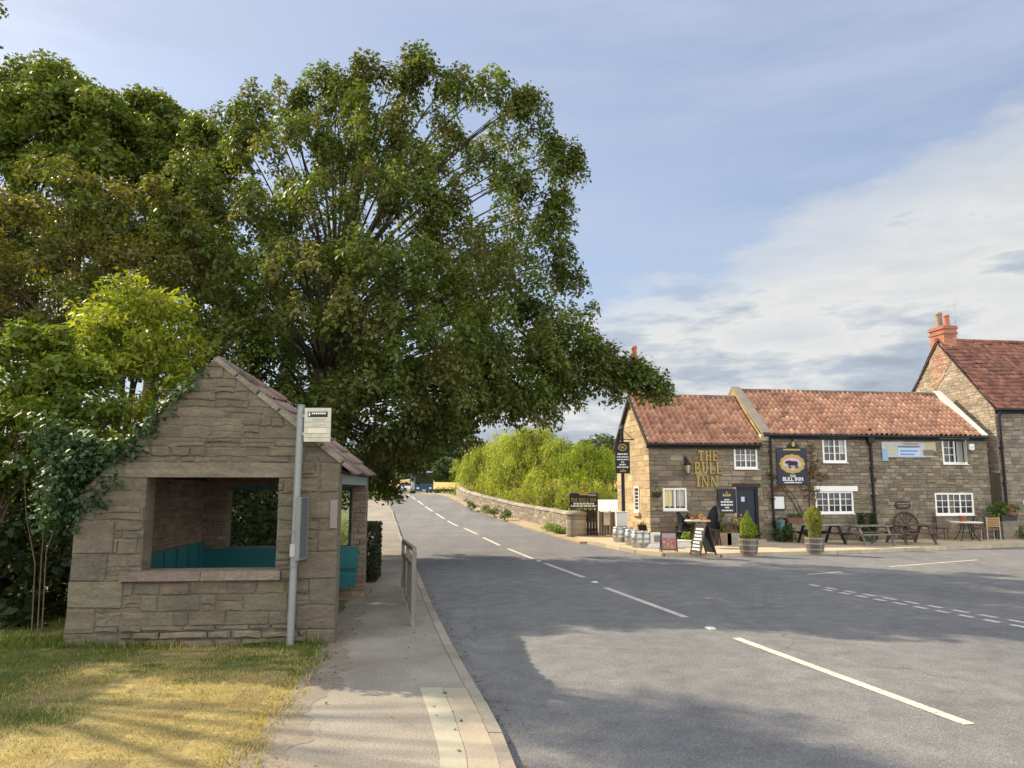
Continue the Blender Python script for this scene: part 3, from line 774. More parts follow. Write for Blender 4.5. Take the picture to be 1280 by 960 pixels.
mb.box((-.125*k, .095*k, .0125), (.125*k, .165*k, .0135), (1,1,1), FP); mb.build('sign_band', M['black'], fl)
mb = MB(); mb.box((-.112*k, .108*k, .014), (-.095*k, .152*k, .0155), (1,1,1), FP)
for i in range(7): mb.box((-.075*k+i*.026*k, .132*k, .014), (-.055*k+i*.026*k, .152*k, .0155), (1,1,1), FP)
mb.build('bus_pictogram', M['letterwhite'], fl)
mb = MB()
word_bars(mb, FP, -.06*k, .10*k, .065*k, .018, .0125, (.35,.35,.3), 1); word_bars(mb, FP, -.05*k, .11*k, .0, .02, .0125, (.45,.42,.36), 2)
for hh in (.035, -.035, -.11, -.16): mb.box((-W2+.004, hh*k-.003, .0125), (W2-.004, hh*k+.003, .0136), (.25,.23,.18), FP)
mb.box((-.12*k, -.105*k, .0125), (.12*k, -.04*k, .0134), (.62,.56,.45), FP)
mb.build('sign_lettering', M['plain'], fl)
tc_ = at(377.5, 660, pb.y-.02)
FT = lambda s, h, d: tc_+Vector((math.cos(1.45)*s, math.sin(1.45)*s, h))+Vector((math.sin(1.45), -math.cos(1.45), 0))*d
mb = MB(); mb.box((-.12, -.38, -.02), (.12, .38, .02), (.10,.11,.105), FT); mb.box((-.14, -.4, -.03), (-.12, .4, .03), (.17,.18,.18), FT); mb.box((.12, -.4, -.03), (.14, .4, .03), (.17,.18,.18), FT)
mb.box((-.12, .38, -.03), (.12, .4, .03), (.17,.18,.18), FT); mb.box((-.12, -.4, -.03), (.12, -.38, .03), (.17,.18,.18), FT)
mb.box((-.02, -.2, -.06), (.02, .2, -.03), (.2,.2,.2), FT)
mb.build('timetable_case', M['plain'], pole)
for hh, rr in ((.96, .055), (1.08, .053), (1.4, .053)):
    mb = MB(); c0 = pb.lerp(pt, hh/(pt.z-pb.z)*1.0); mb.tube([c0, c0+Vector((0,0,.03))], rr, (.8,.8,.8), 12); mb.build('pole_clamp', M['galv'], pole)
mb = MB(); mb.box((-.045, 0, 0), (.045, .002, .16), (1.6,1.55,1.5), lambda x, y, z: pb.lerp(pt, .36)+Vector((x, -.05-y, z)))
mb.build('sticker', M['galv'], pole)

# ------------------------------------------------------------------ pedestrian guard rail
ga, gb = gp(516.5, 783, .1), gp(503, 735, .1)
rail = thing('guard_rail', 'weathered steel pedestrian guard rail with upright bars at the kerb edge', 'guard rail', (ga+gb)/2)
rh = at(516.5, 687, ga.y).z-ga.z; rdrop = rh-(at(503, 676, gb.y).z-gb.z)
def RP(t, h): return ga.lerp(gb, t)+Vector((0,0,h-(rdrop*t if h > .3 else 0)))
for t in (0, .5, 1): mb = MB(); mb.bar(RP(t, -.15), RP(t, rh-.031), .06, .06); mb.build('post', M['rail'], rail)
mb = MB(); mb.bar(RP(0, rh), RP(1, rh), .06, .06); mb.build('top_rail', M['rail'], rail)
for h_ in (rh-.24, .14): mb = MB(); mb.bar(RP(.01, h_), RP(.99, h_), .045, .04); mb.build('cross_rail', M['rail'], rail)
for i in range(1, 32):
    if i == 16: continue
    mb = MB(); mb.tube([RP(i/32, .14), RP(i/32, rh-.24)], .01, (1,1,1), 6, False); mb.build('upright_bar', M['rail'], rail)
# ================================================================== THE INN
PA = math.atan(.15)
PU = Vector((math.cos(PA), math.sin(PA), 0)); PN = Vector((math.sin(PA), -math.cos(PA), 0)); PV = -PN
P0 = at(812, 600, 28.8); P0 = Vector((P0.x, 28.8, .1))
def FA(s, h, d): return P0+PU*s+PN*d+Vector((0,0,h))           # facade: along, up, outward
def fa(px, py, d=0.0):
    r = Vector(ray(px, py)); o = P0+PN*d-Vector((0,0,CAMH)); t = o.dot(PN)/r.dot(PN); p = Vector((0,0,CAMH))+r*t-P0
    return (p.dot(PU), p.z)
def FG(t, h, d): return P0+PV*(-t)*-1+PU*-d+Vector((0,0,h))      # left gable: t goes back
def fgt(px, py, s0=0.0):
    r = Vector(ray(px, py)); o = P0+PU*s0-Vector((0,0,CAMH)); t = o.dot(PU)/r.dot(PU); p = Vector((0,0,CAMH))+r*t-P0
    return (p.dot(PV), p.z)
# mirrored frame so that polygons stay counter-clockwise seen from the left
def FGm(a, h, d): return FG(-a, h, d)
PS = [(0.1923, 0.1618, 0.111), (0.2194, 0.1825, 0.1217), (0.1654, 0.1377, 0.1002), (0.243, 0.2031, 0.1432), (0.2025, 0.1653, 0.1182), (0.1586, 0.1343, 0.1039), (0.2633, 0.2238, 0.1647), (0.2093, 0.1584, 0.1039)]
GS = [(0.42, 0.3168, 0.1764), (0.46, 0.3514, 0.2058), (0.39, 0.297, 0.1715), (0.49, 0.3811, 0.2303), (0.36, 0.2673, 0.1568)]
TL = [(0.3887, 0.1965, 0.1199), (0.4249, 0.2233, 0.1406), (0.3435, 0.1698, 0.1033), (0.4701, 0.2635, 0.1696), (0.3616, 0.192, 0.1241), (0.2893, 0.1474, 0.0993), (0.4158, 0.2099, 0.1282)]
inn = thing('village_inn', 'low stone village inn with red pantile roofs, small white windows and gold wall letters', 'pub', P0)
e1 = fa(812, 554)[1]; gd = 4.25; rp = fgt(790, 496)
tl_, rl_ = gd/2, rp[1]
sj = fa(953, 600)[0]                      # joint of the two ranges
eM = fa(1090, 544)[1]; sE = fa(1237, 600)[0]
tm, rM = 2.36, fa(1050, 488)[1]
rM = (fgt(922, 487, sj))[1]
def rect_px(x0, y0, x1, y1):
    a = fa(x0, y1); b = fa(x1, y0); return (a[0], a[1], b[0], b[1])
WIN = {
 'LL': rect_px(829, 610, 858, 638), 'UL': rect_px(918, 559, 946, 586),
 'UM': rect_px(1029, 547, 1057, 578), 'LM': rect_px(1020, 614, 1066, 642),
 'UR': rect_px(1179, 549, 1207, 580), 'LR': rect_px(1170, 616, 1216, 644)}
a = fa(922, 666); b = fa(947, 609); DOOR = (a[0], -.06, b[0], b[1])
holes = list(WIN.values())+[DOOR]
# front walls
mb = MB(); oL = [(0,-.1),(sj,-.1),(sj,e1),(0,e1)]; oM = [(sj,-.1),(sE,-.1),(sE,eM),(sj,eM)]
mc = (.155,.13,.092)
backing(mb, oL, holes, FA, .42, mc); backing(mb, oM, holes, FA, .42, mc)
lintL = (DOOR[0]-.14, DOOR[3], DOOR[2]+.1, DOOR[3]+.13)
lintM = rect_px(1017, 607.5, 1071, 613); lintM = (lintM[0], WIN['LM'][3], lintM[2], lintM[3])
stones(mb, oL, holes+[lintL], FA, PS, (.15,.24), (.26,.55), .014, (.008,.028), .014, .008)
stones(mb, oM, holes+[lintM], FA, PS, (.11,.19), (.18,.36), .014, (.008,.03), .014, .009)
mb.build('front_wall', M['pubstone'], inn)
# left gable wall, sunlit ashlar
gh0 = fgt(800, 640); gh1 = fgt(793, 608)
tw0, tw1 = min(gh0[0], gh1[0]), max(gh0[0], gh1[0])
gh = (-tw1, min(gh0[1], gh1[1])-.0, -tw0, max(gh0[1], gh1[1]))
go = [(-gd,-.1),(-.0,-.1),(-.0,e1),(-gd/2,rl_),(-gd,e1)]
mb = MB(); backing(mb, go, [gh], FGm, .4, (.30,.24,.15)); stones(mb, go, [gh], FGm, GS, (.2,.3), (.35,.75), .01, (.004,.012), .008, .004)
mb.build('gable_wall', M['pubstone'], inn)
# rear walls and the gable that rises between the two ranges
mb = MB(); mb.box((0, -.1, -gd), (sj, e1, -gd+.35), mc, FA); mb.box((sj, -.1, -2*tm), (sE, eM, -2*tm+.35), mc, FA); mb.build('rear_wall', M['pubstone'], inn)
mg = [(-2*tm,-.1),(0,-.1),(0,eM+.0),(-tm,rM+.1),(-2*tm,eM)]
FJ = lambda a, h, d: FGm(a, h, d)+PU*sj
mb = MB(); backing(mb, mg, [], FJ, .3, (.52,.42,.25)); stones(mb, [(-2*tm,e1-.2),(0,e1-.2),(0,eM),(-tm,rM+.1),(-2*tm,eM)], [], FJ, [(.60,.49,.29),(.56,.45,.27)], (.25,.35), (.5,.9), .006, (.004,.008), .006)
mb.build('dividing_gable', M['cream'], inn)
# roofs
def roof_pair(s0, s1, eave, ridge_h, t, name, over=.16, pal=TL, tw=.215):
    mb = MB(); A = FA(s0, eave-.02, over); R = FA(s0, ridge_h, -t); V = (R-A); sl = V.length; V = V/sl
    N = PU.cross(V).normalized(); N = N if N.z > 0 else -N
    pantiles(mb, A, PU, V, N, s1-s0, sl, tw, .3, .092, pal, 6, .012, .13, (.0, .08, .62, 1.0, .9, .3))
    A2 = FA(s1, eave-.02, -2*t-over); V2 = (FA(s1, ridge_h, -t)-A2).normalized(); N2 = (-PU).cross(V2).normalized(); N2 = N2 if N2.z > 0 else -N2
    pantiles(mb, A2, -PU, V2, N2, s1-s0, sl, tw, .3, .092, pal, 6, .012, .13, (.0, .08, .62, 1.0, .9, .3))
    mb.build(name, M['tile'], inn)
    mb = MB(); k = -.05
    for (AA, RR) in ((A, R),):
        p = [AA+N*k, AA+PU*(s1-s0)+N*k, R+PU*(s1-s0)+N*k, R+N*k]; mb.hexa([q-N*.06 for q in p]+p, (1,1,1))
    p = [A2+N2*k, A2-PU*(s1-s0)+N2*k, R+N2*k, R+PU*(s1-s0)+N2*k]; mb.hexa([q-N2*.06 for q in p]+p, (1,1,1))
    mb.build('roof_boards', M['darkwood'], inn)
    mb = MB(); n = int((s1-s0)/.42)
    for i in range(n):
        a = R+PU*((s1-s0)*i/n)+Vector((0,0,.02)); b = R+PU*((s1-s0)*(i+1)/n-.012)+Vector((0,0,.02)); mb.tube([a, b], [.105, .098], pick([(.16,.12,.09),(.2,.14,.10),(.13,.10,.08)], .15), 8)
    mb.build('ridge_tiles', M['oldtile'], inn)
roof_pair(-.12, sj-.02, e1+.02, rl_+.04, gd/2, 'roof')
roof_pair(sj+.34, sE-.36, eM+.02, rM, tm, 'roof')
# copings: pale slab at the joint, white verge at the right end
def coping(s0, s1, eave, ridge_h, t, m, c, over=.2, thk=.1):
    mb = MB(); R = FA((s0+s1)/2, ridge_h+.08, -t)
    for dd in (over, -2*t-over):
        E = FA((s0+s1)/2, eave+.0, dd); mb.bar(E, R+(R-E).normalized()*.03, s1-s0, thk, c, up=(0,0,1))
    return mb.build('coping', m, inn)
M['mossstone'] = mat('mossy_coping', (.24,.21,.16), .95, .2, 3, .2, 20, .4, 40)
coping(sj-.02, sj+.34, eM+.02, rM+.06, tm, M['mossstone'], (1,1,1))
coping(sE-.36, sE-.05, eM+.0, rM+.05, tm, M['white'], (.85,.83,.78), .16, .12)
mb = MB(); k = fa(953, 548); mb.hexa([FA(sj-.05,eM-.28,0),FA(sj+.33,eM-.28,0),FA(sj+.33,eM-.28,-.3),FA(sj-.05,eM-.28,-.3),FA(sj-.05,eM-.02,.2),FA(sj+.33,eM-.02,.2),FA(sj+.33,eM-.02,-.3),FA(sj-.05,eM-.02,-.3)]); mb.build('kneeler_stone', M['cream'], inn)
# verge tiles of the left gable + barge shadow board
mb = MB()
for dd in (.16, -gd-.16): mb.bar(FA(-.1, e1-.06, dd), FA(-.1, rl_+.0, -gd/2), .06, .13, (1,1,1))
mb.build('bargeboard', M['darkwood'], inn)
# gutters and downpipes
for (s0, s1, e) in ((-.1, sj-.05, e1), (sj+.06, sE-.05, eM)):
    mb = MB(); mb.tube([FA(s0, e-.05, .2), FA(s1, e-.05, .2)], .055, (1,1,1), 8); mb.box((s0, e-.2, .01), (s1, e-.04, .045), (1,1,1), FA); mb.build('gutter', M['black'], inn)
def pipe(px, y0, y1, r=.045):
    mb = MB(); a = fa(px, y0, .09); b = fa(px, y1, .09)
    mb.tube([FA(a[0], a[1], .09), FA(a[0], max(b[1], .02), .09)], r, (1,1,1), 8)
    for q in range(4): h = b[1]+(a[1]-b[1])*(q+.6)/4; mb.box((a[0]-r*1.5, h-.03, .03), (a[0]+r*1.5, h+.03, .09+r*1.15), (1,1,1), FA)
    return mb
pb_ = pipe(963, 552, 672); a = fa(963, 556, .09); pb_.tube([FA(a[0]-.05, eM-.06, .18), FA(a[0]-.02, eM-.15, .12), FA(a[0], a[1]-.1, .09)], .04); pb_.build('downpipe', M['black'], inn)
pb_ = pipe(1087, 536, 676, .055); a = fa(1087, 540, .09); pb_.box((a[0]-.13, eM-.32, .02), (a[0]+.13, eM-.1, .2), (1,1,1), FA); k = fa(1090, 600, .1); pb_.box((k[0], k[1]-.08, .03), (k[0]+.16, k[1]+.08, .15), (1,1,1), FA); pb_.build('downpipe', M['black'], inn)

def window(F, r, cols, rows, mullions=(), depth=.09, curtain=None, open_right=False, fw=.07, sillm=None, parent=None, glz=None, m='white', proj=.05):
    s0,h0,s1,h1 = r; mb = MB(); d1 = -depth+proj+.045; d0 = d1-.07
    for (a,b,c,d) in ((s0,h0,s0+fw,h1),(s1-fw,h0,s1,h1),(s0+fw,h1-fw,s1-fw,h1),(s0+fw,h0,s1-fw,h0+fw*1.2)): mb.box((a,b,d0),(c,d,d1),(1,1,1),F)
    mb.box((s0-.03,h0-.035,d0),(s1+.03,h0-.001,d1+.06),(.9,.9,.88),F)
    iw = s1-s0-2*fw; ih = h1-h0-2.2*fw; x0 = s0+fw; y0 = h0+fw*1.2; lim = cols if not open_right else cols/2
    for i in range(1, cols):
        if i >= lim and open_right and i != int(lim): continue
        w = .055 if i in mullions else .022; x = x0+iw*i/cols
        mb.box((x-w/2,y0,d0+.012),(x+w/2,y0+ih,d1-(.004 if i in mullions else .018)),(1,1,1),F)
    for j in range(1, rows):
        y = y0+ih*j/rows; mb.box((x0,y-.011,d0+.014),(x0+iw*(lim/cols),y+.011,d1-.02),(1,1,1),F)
    w = mb.build('window', M[m], parent or inn)
    mb = MB(); g = d0+.02
    mb.box((x0-.01,y0-.01,g-.012),(x0+iw*(lim/cols)+.0,y0+ih+.01,g),(1,1,1),F); mb.build('pane', M['glass'], w)
    mb = MB(); mb.box((x0-.05,y0-.1,g-.5),(x0+iw+.05,y0+ih+.1,g-.48),(.02,.018,.016),F); mb.build('dark_room', M['plain'], w)
    if open_right:
        xm = x0+iw/2+.03; xe = x0+iw
        T = lambda a, h, d: F(xe-a*.55, h, d1+.0+a*.8+d)
        mb = MB(); L_ = iw/2-.02
        for (a,b,c,d) in ((0,y0,.05,y0+ih),(L_-.05,y0,L_,y0+ih),(.05,y0,L_-.05,y0+.05),(.05,y0+ih-.05,L_-.05,y0+ih)): mb.box((a,b,0),(c,d,.035),(1,1,1),T)
        mb.build('open_casement', M[m], w)
        mb = MB(); mb.box((.05,y0+.05,.012),(L_-.05,y0+ih-.05,.02),(1,1,1),T); mb.build('pane', M['glass'], w)
        mb = MB(); mb.box((xe-.28,y0,g-.1),(xe,y0+ih,g-.08),(.55,.53,.5),F); mb.build('curtain', M['plain'], w)
    if curtain:
        for (a,b,c,d,cc) in curtain: mb = MB(); mb.box((x0+iw*a,y0+ih*b,g+.001),(x0+iw*c,y0+ih*d,g+.006),cc,F); mb.build('curtain', M['plain'], w)
    return w
M['glasscurtain'] = M['glass']
window(FA, WIN['LL'], 4, 1, (2,), curtain=[(.02,.1,.38,1,(.62,.52,.22)),(.42,.1,.58,1,(.5,.48,.5)),(.62,.1,.98,1,(.42,.38,.36))])
window(FA, WIN['UL'], 4, 3, (2,), curtain=[(.03,.36,.97,.62,(.22,.21,.2))])
window(FA, WIN['UM'], 4, 3, (2,), curtain=[(.78,.3,.98,1,(.4,.4,.4)),(.02,.62,.2,1,(.22,.24,.22)),(.2,.45,.26,.8,(.2,.2,.2))])
window(FA, WIN['LM'], 6, 3, (2,4), curtain=[(.36,.34,.48,.62,(.09,.07,.06)),(.19,.03,.3,.3,(.11,.10,.09))])
window(FA, WIN['UR'], 4, 3, (2,), open_right=True)
window(FA, WIN['LR'], 6, 3, (2,4), curtain=[(.36,.02,.48,.95,(.13,.105,.08))])
mb = MB(); mb.box((lintM[0], WIN['LM'][3]+.002, -.1), (lintM[2], lintM[3], .05), (1,1,1), FA); mb.build('window_lintel', M['white'], inn)
for k in ('UM', 'UR'):
    r = WIN[k]; mb = MB(); mb.box((r[0]-.12, r[3]+.002, -.05), (r[2]+.12, r[3]+.07, .06), (.85,.85,.82), FA); mb.build('window_lintel', M['white'], inn)
window(FGm, gh, 1, 6, (), .06, fw=.07)
r = gh; mb = MB(); mb.box((r[0]-.12, r[1]-.16, -.05), (r[2]+.12, r[1]-.04, .1), (.42,.32,.19), FGm); mb.build('window_sill', M['pubstone'], inn)
# door
mb = MB(); s0,h0,s1,h1 = DOOR
mb.box((s0,h0,-.2),(s0+.07,h1,-.06),(1,1,1),FA); mb.box((s1-.07,h0,-.2),(s1,h1,-.06),(1,1,1),FA); mb.box((s0+.07,h1-.07,-.2),(s1-.07,h1,-.06),(1,1,1),FA)
mb.build('door_frame', M['navy'], inn)
mb = MB(); mb.box((s0+.07,.02,-.17),(s1-.07,h1-.07,-.125),(1,1,1),FA)
for (a,b,c,d) in ((.14,.2,.46,.95),(.54,.2,.86,.95),(.14,1.1,.46,1.75),(.54,1.1,.86,1.75)):
    w = s1-s0-.14; mb.box((s0+.07+w*a,b,-.125),(s0+.07+w*c,d,-.112),(1,1,1),FA)
dr = mb.build('door', M['navy'], inn)
mb = MB(); mb.tube([FA(s0+.2,.98,-.12),FA(s0+.2,.98,-.07)],.03,(.5,.4,.2),10); mb.build('handle', M['plain'], dr)
k = fa(928, 624, -.1); mb = MB(); mb.box((k[0]-.05,k[1]-.09,-.112),(k[0]+.09,k[1]+.09,-.106),(.55,.55,.62),FA); mb.build('door_notice', M['plain'], dr)
mb = MB(); mb.box((lintL[0],lintL[1]+.002,-.1),(lintL[2],lintL[3],.035),(1,1,1),FA); mb.build('door_lintel', M['darkwood'], inn)
mb = MB(); mb.box((s0-.1,-.02,.0),(s1+.1,.08,.34),(.4,.36,.28),FA); mb.build('door_step', M['plain'], inn)
k = fa(918, 638); mb = MB(); mb.box((s0-.13,.05,.012),(s0-.01,h1,.04),(.38,.31,.2),FA); mb.build('door_jamb_stone', M['pubstone'], inn)
# small brick chimney on the left gable
def chimney_on(parent, F, s0, s1, d0, d1, h0, h1, pots, name='chimney', pal=((.36,.13,.07),(.42,.17,.09),(.30,.11,.065),(.45,.2,.12))):
    mb = MB(); fr = lambda s, h, d: F(s, h, d1+d); bk = lambda s, h, d: F(s0+s1-s, h, d0-d)
    lf = lambda s, h, d: F(s0-d, h, s); rt = lambda s, h, d: F(s1+d, h, d0+d1-s)
    mb.box((s0,h0,d0),(s1,h1,d1),(.35,.28,.2),F)
    for (f, a, b) in ((fr,s0,s1),(bk,s0,s1),(lf,d0,d1),(rt,d0,d1)):
        stones(mb, [(a,h0),(b,h0),(b,h1),(a,h1)], [], f, pal, (.075,.078), (.2,.23), .012, (.004,.009), .004)
    for (hh, o) in ((h1-.34,.05),(h1-.12,.06),(h1-.04,.035)): mb.box((s0-o,hh,d0-o),(s1+o,hh+.07,d1+o),(.33,.14,.09),F)
    ch = mb.build(name, M['brick'], parent)
    for (s, d, r, ph, c) in pots:
        mb = MB(); mb.lathe([(r*1.05,-.02),(r,.05),(r*.85,ph*.75),(r*.9,ph*.82),(r*1.05,ph*.86),(r*1.0,ph),(r*.7,ph)], F(s, h1+.03, d), 14, c); mb.build('chimney_pot', M['plain'], ch)
    return ch
ctop = fgt(795, 452)[1]
chimney_on(inn, FA, .04, .34, -gd/2-.2, -gd/2+.2, rl_-.4, rl_+1.35, [(.19,-gd/2,.12,.75,(.40,.12,.07))])

# ------------------------------------------------------------------ neighbouring house on the right
hs0 = fa(1248, 600)[0]; HP = P0+PU*hs0+PN*.12
eH = fa(1249, 511)[1]; ht = 2.95; rH = eH+3.35; HL = 9.0
house = thing('stone_house', 'taller stone house with dark red roof and brick chimney right of the inn', 'house', HP)
FH = lambda s, h, d: FA(hs0+s, h, .12+d)
FHG = lambda a, h, d: FH(0, h, 0)+PV*(-a)-PU*d
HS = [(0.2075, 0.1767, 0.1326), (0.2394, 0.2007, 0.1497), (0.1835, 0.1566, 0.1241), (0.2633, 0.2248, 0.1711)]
mb = MB(); o = [(0,-.1),(HL,-.1),(HL,eH),(0,eH)]; hw = (4.2, 1.0, 5.4, 2.2)
backing(mb, o, [hw], FH, .4, mc); stones(mb, [(0,-.1),(4,-.1),(4,eH),(0,eH)], [], FH, HS, (.14,.22), (.22,.42), .013, (.008,.024), .012, .008); mb.build('front_wall', M['pubstone'], house)
window(FH, hw, 4, 3, (2,), parent=house)
hg = [(-2*ht,-.1),(0,-.1),(0,eH),(-ht,rH),(-2*ht,eH)]
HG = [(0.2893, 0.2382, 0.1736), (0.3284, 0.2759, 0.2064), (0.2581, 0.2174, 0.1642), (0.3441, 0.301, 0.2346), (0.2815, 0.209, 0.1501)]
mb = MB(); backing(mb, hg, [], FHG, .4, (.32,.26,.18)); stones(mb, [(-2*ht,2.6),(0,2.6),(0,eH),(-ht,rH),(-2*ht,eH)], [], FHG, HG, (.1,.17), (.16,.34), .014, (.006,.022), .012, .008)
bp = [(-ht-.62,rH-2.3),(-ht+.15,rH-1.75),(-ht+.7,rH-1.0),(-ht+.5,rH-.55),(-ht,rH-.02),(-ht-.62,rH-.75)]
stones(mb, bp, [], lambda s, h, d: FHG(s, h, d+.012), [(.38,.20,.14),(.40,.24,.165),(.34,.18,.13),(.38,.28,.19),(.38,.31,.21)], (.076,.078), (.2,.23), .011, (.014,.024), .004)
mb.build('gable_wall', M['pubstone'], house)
mb = MB(); mb.box((0,-.1,-2*ht),(HL,eH,-2*ht+.35),mc,FH); mb.box((HL-.4,-.1,-2*ht+.36),(HL,eH,-.41),mc,FH); mb.build('rear_wall', M['pubstone'], house)
TH_ = [(0.2045, 0.0859, 0.0562), (0.236, 0.0988, 0.0648), (0.1731, 0.073, 0.0518), (0.2596, 0.1117, 0.0734), (0.1495, 0.0687, 0.0518)]
def two_slopes(parent, F, s0, s1, eave, ridge_h, t, over, pal, tw, ch, amp):
    mb = MB(); A = F(s0, eave-.02, over); R = F(s0, ridge_h, -t); V = R-A; sl = V.length; V = V/sl; N = PU.cross(V).normalized(); N = N if N.z > 0 else -N
    pantiles(mb, A, PU, V, N, s1-s0, sl, tw, ch, amp, pal)
    A2 = F(s1, eave-.02, -2*t-over); V2 = (F(s1, ridge_h, -t)-A2).normalized(); N2 = (-PU).cross(V2).normalized(); N2 = N2 if N2.z > 0 else -N2
    pantiles(mb, A2, -PU, V2, N2, s1-s0, sl, tw, ch, amp, pal)
    r = mb.build('roof', M['tile'], parent)
    mb = MB(); k = -.05
    p = [A+N*k, A+PU*(s1-s0)+N*k, R+PU*(s1-s0)+N*k, R+N*k]; mb.hexa([q-N*.06 for q in p]+p)
    p = [A2+N2*k, A2-PU*(s1-s0)+N2*k, R+N2*k, R+PU*(s1-s0)+N2*k]; mb.hexa([q-N2*.06 for q in p]+p); mb.build('roof_boards', M['darkwood'], parent)
    mb = MB(); n = int((s1-s0)/.45)
    for i in range(n): mb.tube([R+PU*((s1-s0)*i/n), R+PU*((s1-s0)*(i+1)/n-.01)], .1, pick(pal, .15), 8)
    mb.build('ridge_tiles', M['oldtile'], parent)
two_slopes(house, FH, -.08, HL, eH+.02, rH+.05, ht, .18, TH_, .2, .24, .03)
mb = MB(); mb.tube([FH(-.05,eH-.05,.2),FH(HL,eH-.05,.2)],.055,(1,1,1),8); mb.box((0,eH-.22,.01),(HL,eH-.04,.04),(1,1,1),FH); mb.build('gutter', M['black'], house)
mb = MB(); a = fa(1252, 560, .2)[0]; mb.tube([FA(a,eH-.1,.3),FA(a,eH-.35,.22),FA(a,.02,.21)],.05,(1,1,1),8)
for h in (.8,2.2,3.6): mb.box((a-.08,h-.03,.13),(a+.08,h+.03,.27),(1,1,1),FA)
mb.build('downpipe', M['black'], house)
mb = MB(); mb.box((.9,1.35,.02),(1.15,1.5,.035),(.6,.58,.5),FH); mb.build('wall_plate', M['plain'], house)
cF = lambda s, h, d: FH(s, h, d)
ch_ = chimney_on(house, cF, -.0, .62, -ht-.5, -ht+.42, rH-1.2, rH+.62, [(.3,-ht-.2,.15,.72,(.28,.2,.13)),(.34,-ht+.22,.13,.52,(.40,.13,.08))])
ar = thing('tv_aerial', 'thin TV aerial mast strapped to the brick chimney of the right house', 'aerial', FH(.66, rH, -ht+.3))
mb = MB(); b = FH(.68, rH+.1, -ht+.35); mb.tube([b, b+Vector((0,0,1.75))], .018, (.4,.4,.4), 6); mb.build('mast', M['plain'], ar)
mb = MB(); t_ = b+Vector((0,0,1.55)); mb.bar(t_-PU*.1-PV*.3, t_+PU*.1+PV*.5, .015, .015, (.4,.4,.4))
for i in range(6): c_ = t_+PV*(-.25+i*.13); mb.bar(c_-Vector((0,0,.16)), c_+Vector((0,0,.16)), .01, .01, (.4,.4,.4))
mb.build('antenna', M['plain'], ar)

# ------------------------------------------------------------------ signs on the inn
def serif(ch):
    S = {'T':[(.0,.86,.8,1),(.31,.1,.49,.86),(.18,0,.62,.1),(0,.68,.07,.86),(.73,.68,.8,.86)],
         'H':[(.08,.08,.25,.92),(.6,.08,.77,.92),(.25,.45,.6,.55),(0,0,.33,.08),(.52,0,.85,.08),(0,.92,.33,1),(.52,.92,.85,1)],
         'E':[(.08,.08,.25,.92),(0,0,.7,.08),(0,.92,.7,1),(.25,.45,.52,.55),(.63,.08,.7,.25),(.63,.75,.7,.92),(.46,.38,.52,.45),(.46,.55,.52,.62)],
         'L':[(.08,.08,.25,.92),(0,0,.7,.08),(0,.92,.33,1),(.62,.08,.7,.3)],
         'I':[(.1,.08,.28,.92),(0,0,.38,.08),(0,.92,.38,1)],
         'U':[(.08,.3,.24,.92),(.58,.3,.7,.92),(0,.92,.32,1),(.5,.92,.78,1)],
         'N':[(.08,.08,.17,.92),(.66,.08,.75,.92),(0,0,.26,.08),(0,.92,.2,1),(.56,.92,.85,1)],
         'B':[(.08,.08,.25,.92),(0,0,.3,.08),(0,.92,.3,1)]}[ch]
    P = [[(a,b),(c,b),(c,d),(a,d)] for a,b,c,d in S]; w = max(p[0] for q in P for p in q)
    def arc(cx, cy, rx, ry, th, a0, a1, n=8):
        for i in range(n):
            t0 = a0+(a1-a0)*i/n; t1 = a0+(a1-a0)*(i+1)/n
            P.append([(cx+(rx-th)*math.cos(t0), cy+(ry-th*.7)*math.sin(t0)),(cx+rx*math.cos(t0), cy+ry*math.sin(t0)),(cx+rx*math.cos(t1), cy+ry*math.sin(t1)),(cx+(rx-th)*math.cos(t1), cy+(ry-th*.7)*math.sin(t1))])
    if ch == 'U': arc(.39,.3,.31,.3,.15,math.pi,2*math.pi)
    if ch == 'B': arc(.3,.745,.36,.255,.15,-math.pi/2,math.pi/2); arc(.3,.26,.43,.26,.16,-math.pi/2,math.pi/2); w = .75
    if ch == 'N': P.append([(.6,0),(.75,.0),(.17,1.0),(.02,1.0)]); w = .85
    return P, w
def serif_word(mb, word, F, s0, s1, h0, h1, d, dep=.04, c=(1,1,1), gap=.16):
    G = [serif(ch) for ch in word]; tot = sum(g[1] for g in G)+gap*(len(G)-1); k = (s1-s0)/tot; x = 0; q = 0
    for P, w in G:
        for p in P:
            q += 1; mb.prism([(s0+(x+a)*k, h0+b*(h1-h0)) for a, b in p], F, d, d+dep+.0006*(q % 5), c)
        x += w+gap
wl = thing('wall_lettering', 'large gold serif letters reading THE BULL INN fixed to the stone wall', 'wall sign', FA(*fa(884, 586), .05))
for w, bx in (('THE', (872,563.5,896,576)), ('BULL', (867.5,578,901,592)), ('INN', (870,595,896.5,608.5))):
    r = rect_px(*bx); mb = MB(); serif_word(mb, w, FA, r[0], r[2], r[1], r[3], .035); mb.build('gold_letters', M['gold'], wl)
def board(name, label, cat, r, F=FA, d=.04, m='navy', fr=None):
    s0,h0,s1,h1 = r; t = thing(name, label, cat, F((s0+s1)/2, (h0+h1)/2, d))
    mb = MB(); mb.box((s0,h0,d),(s1,h1,d+.03),(1,1,1),F); b = mb.build('board', M[m], t)
    if fr:
        mb = MB(); e = .025
        for (a,b_,c,dd) in ((s0-e,h0-e,s0,h1+e),(s1,h0-e,s1+e,h1+e),(s0,h1,s1,h1+e),(s0,h0-e,s1,h0)): mb.box((a,b_,d),(c,dd,d+.045),(1,1,1),F)
        mb.build('frame', M[fr], t)
    return t
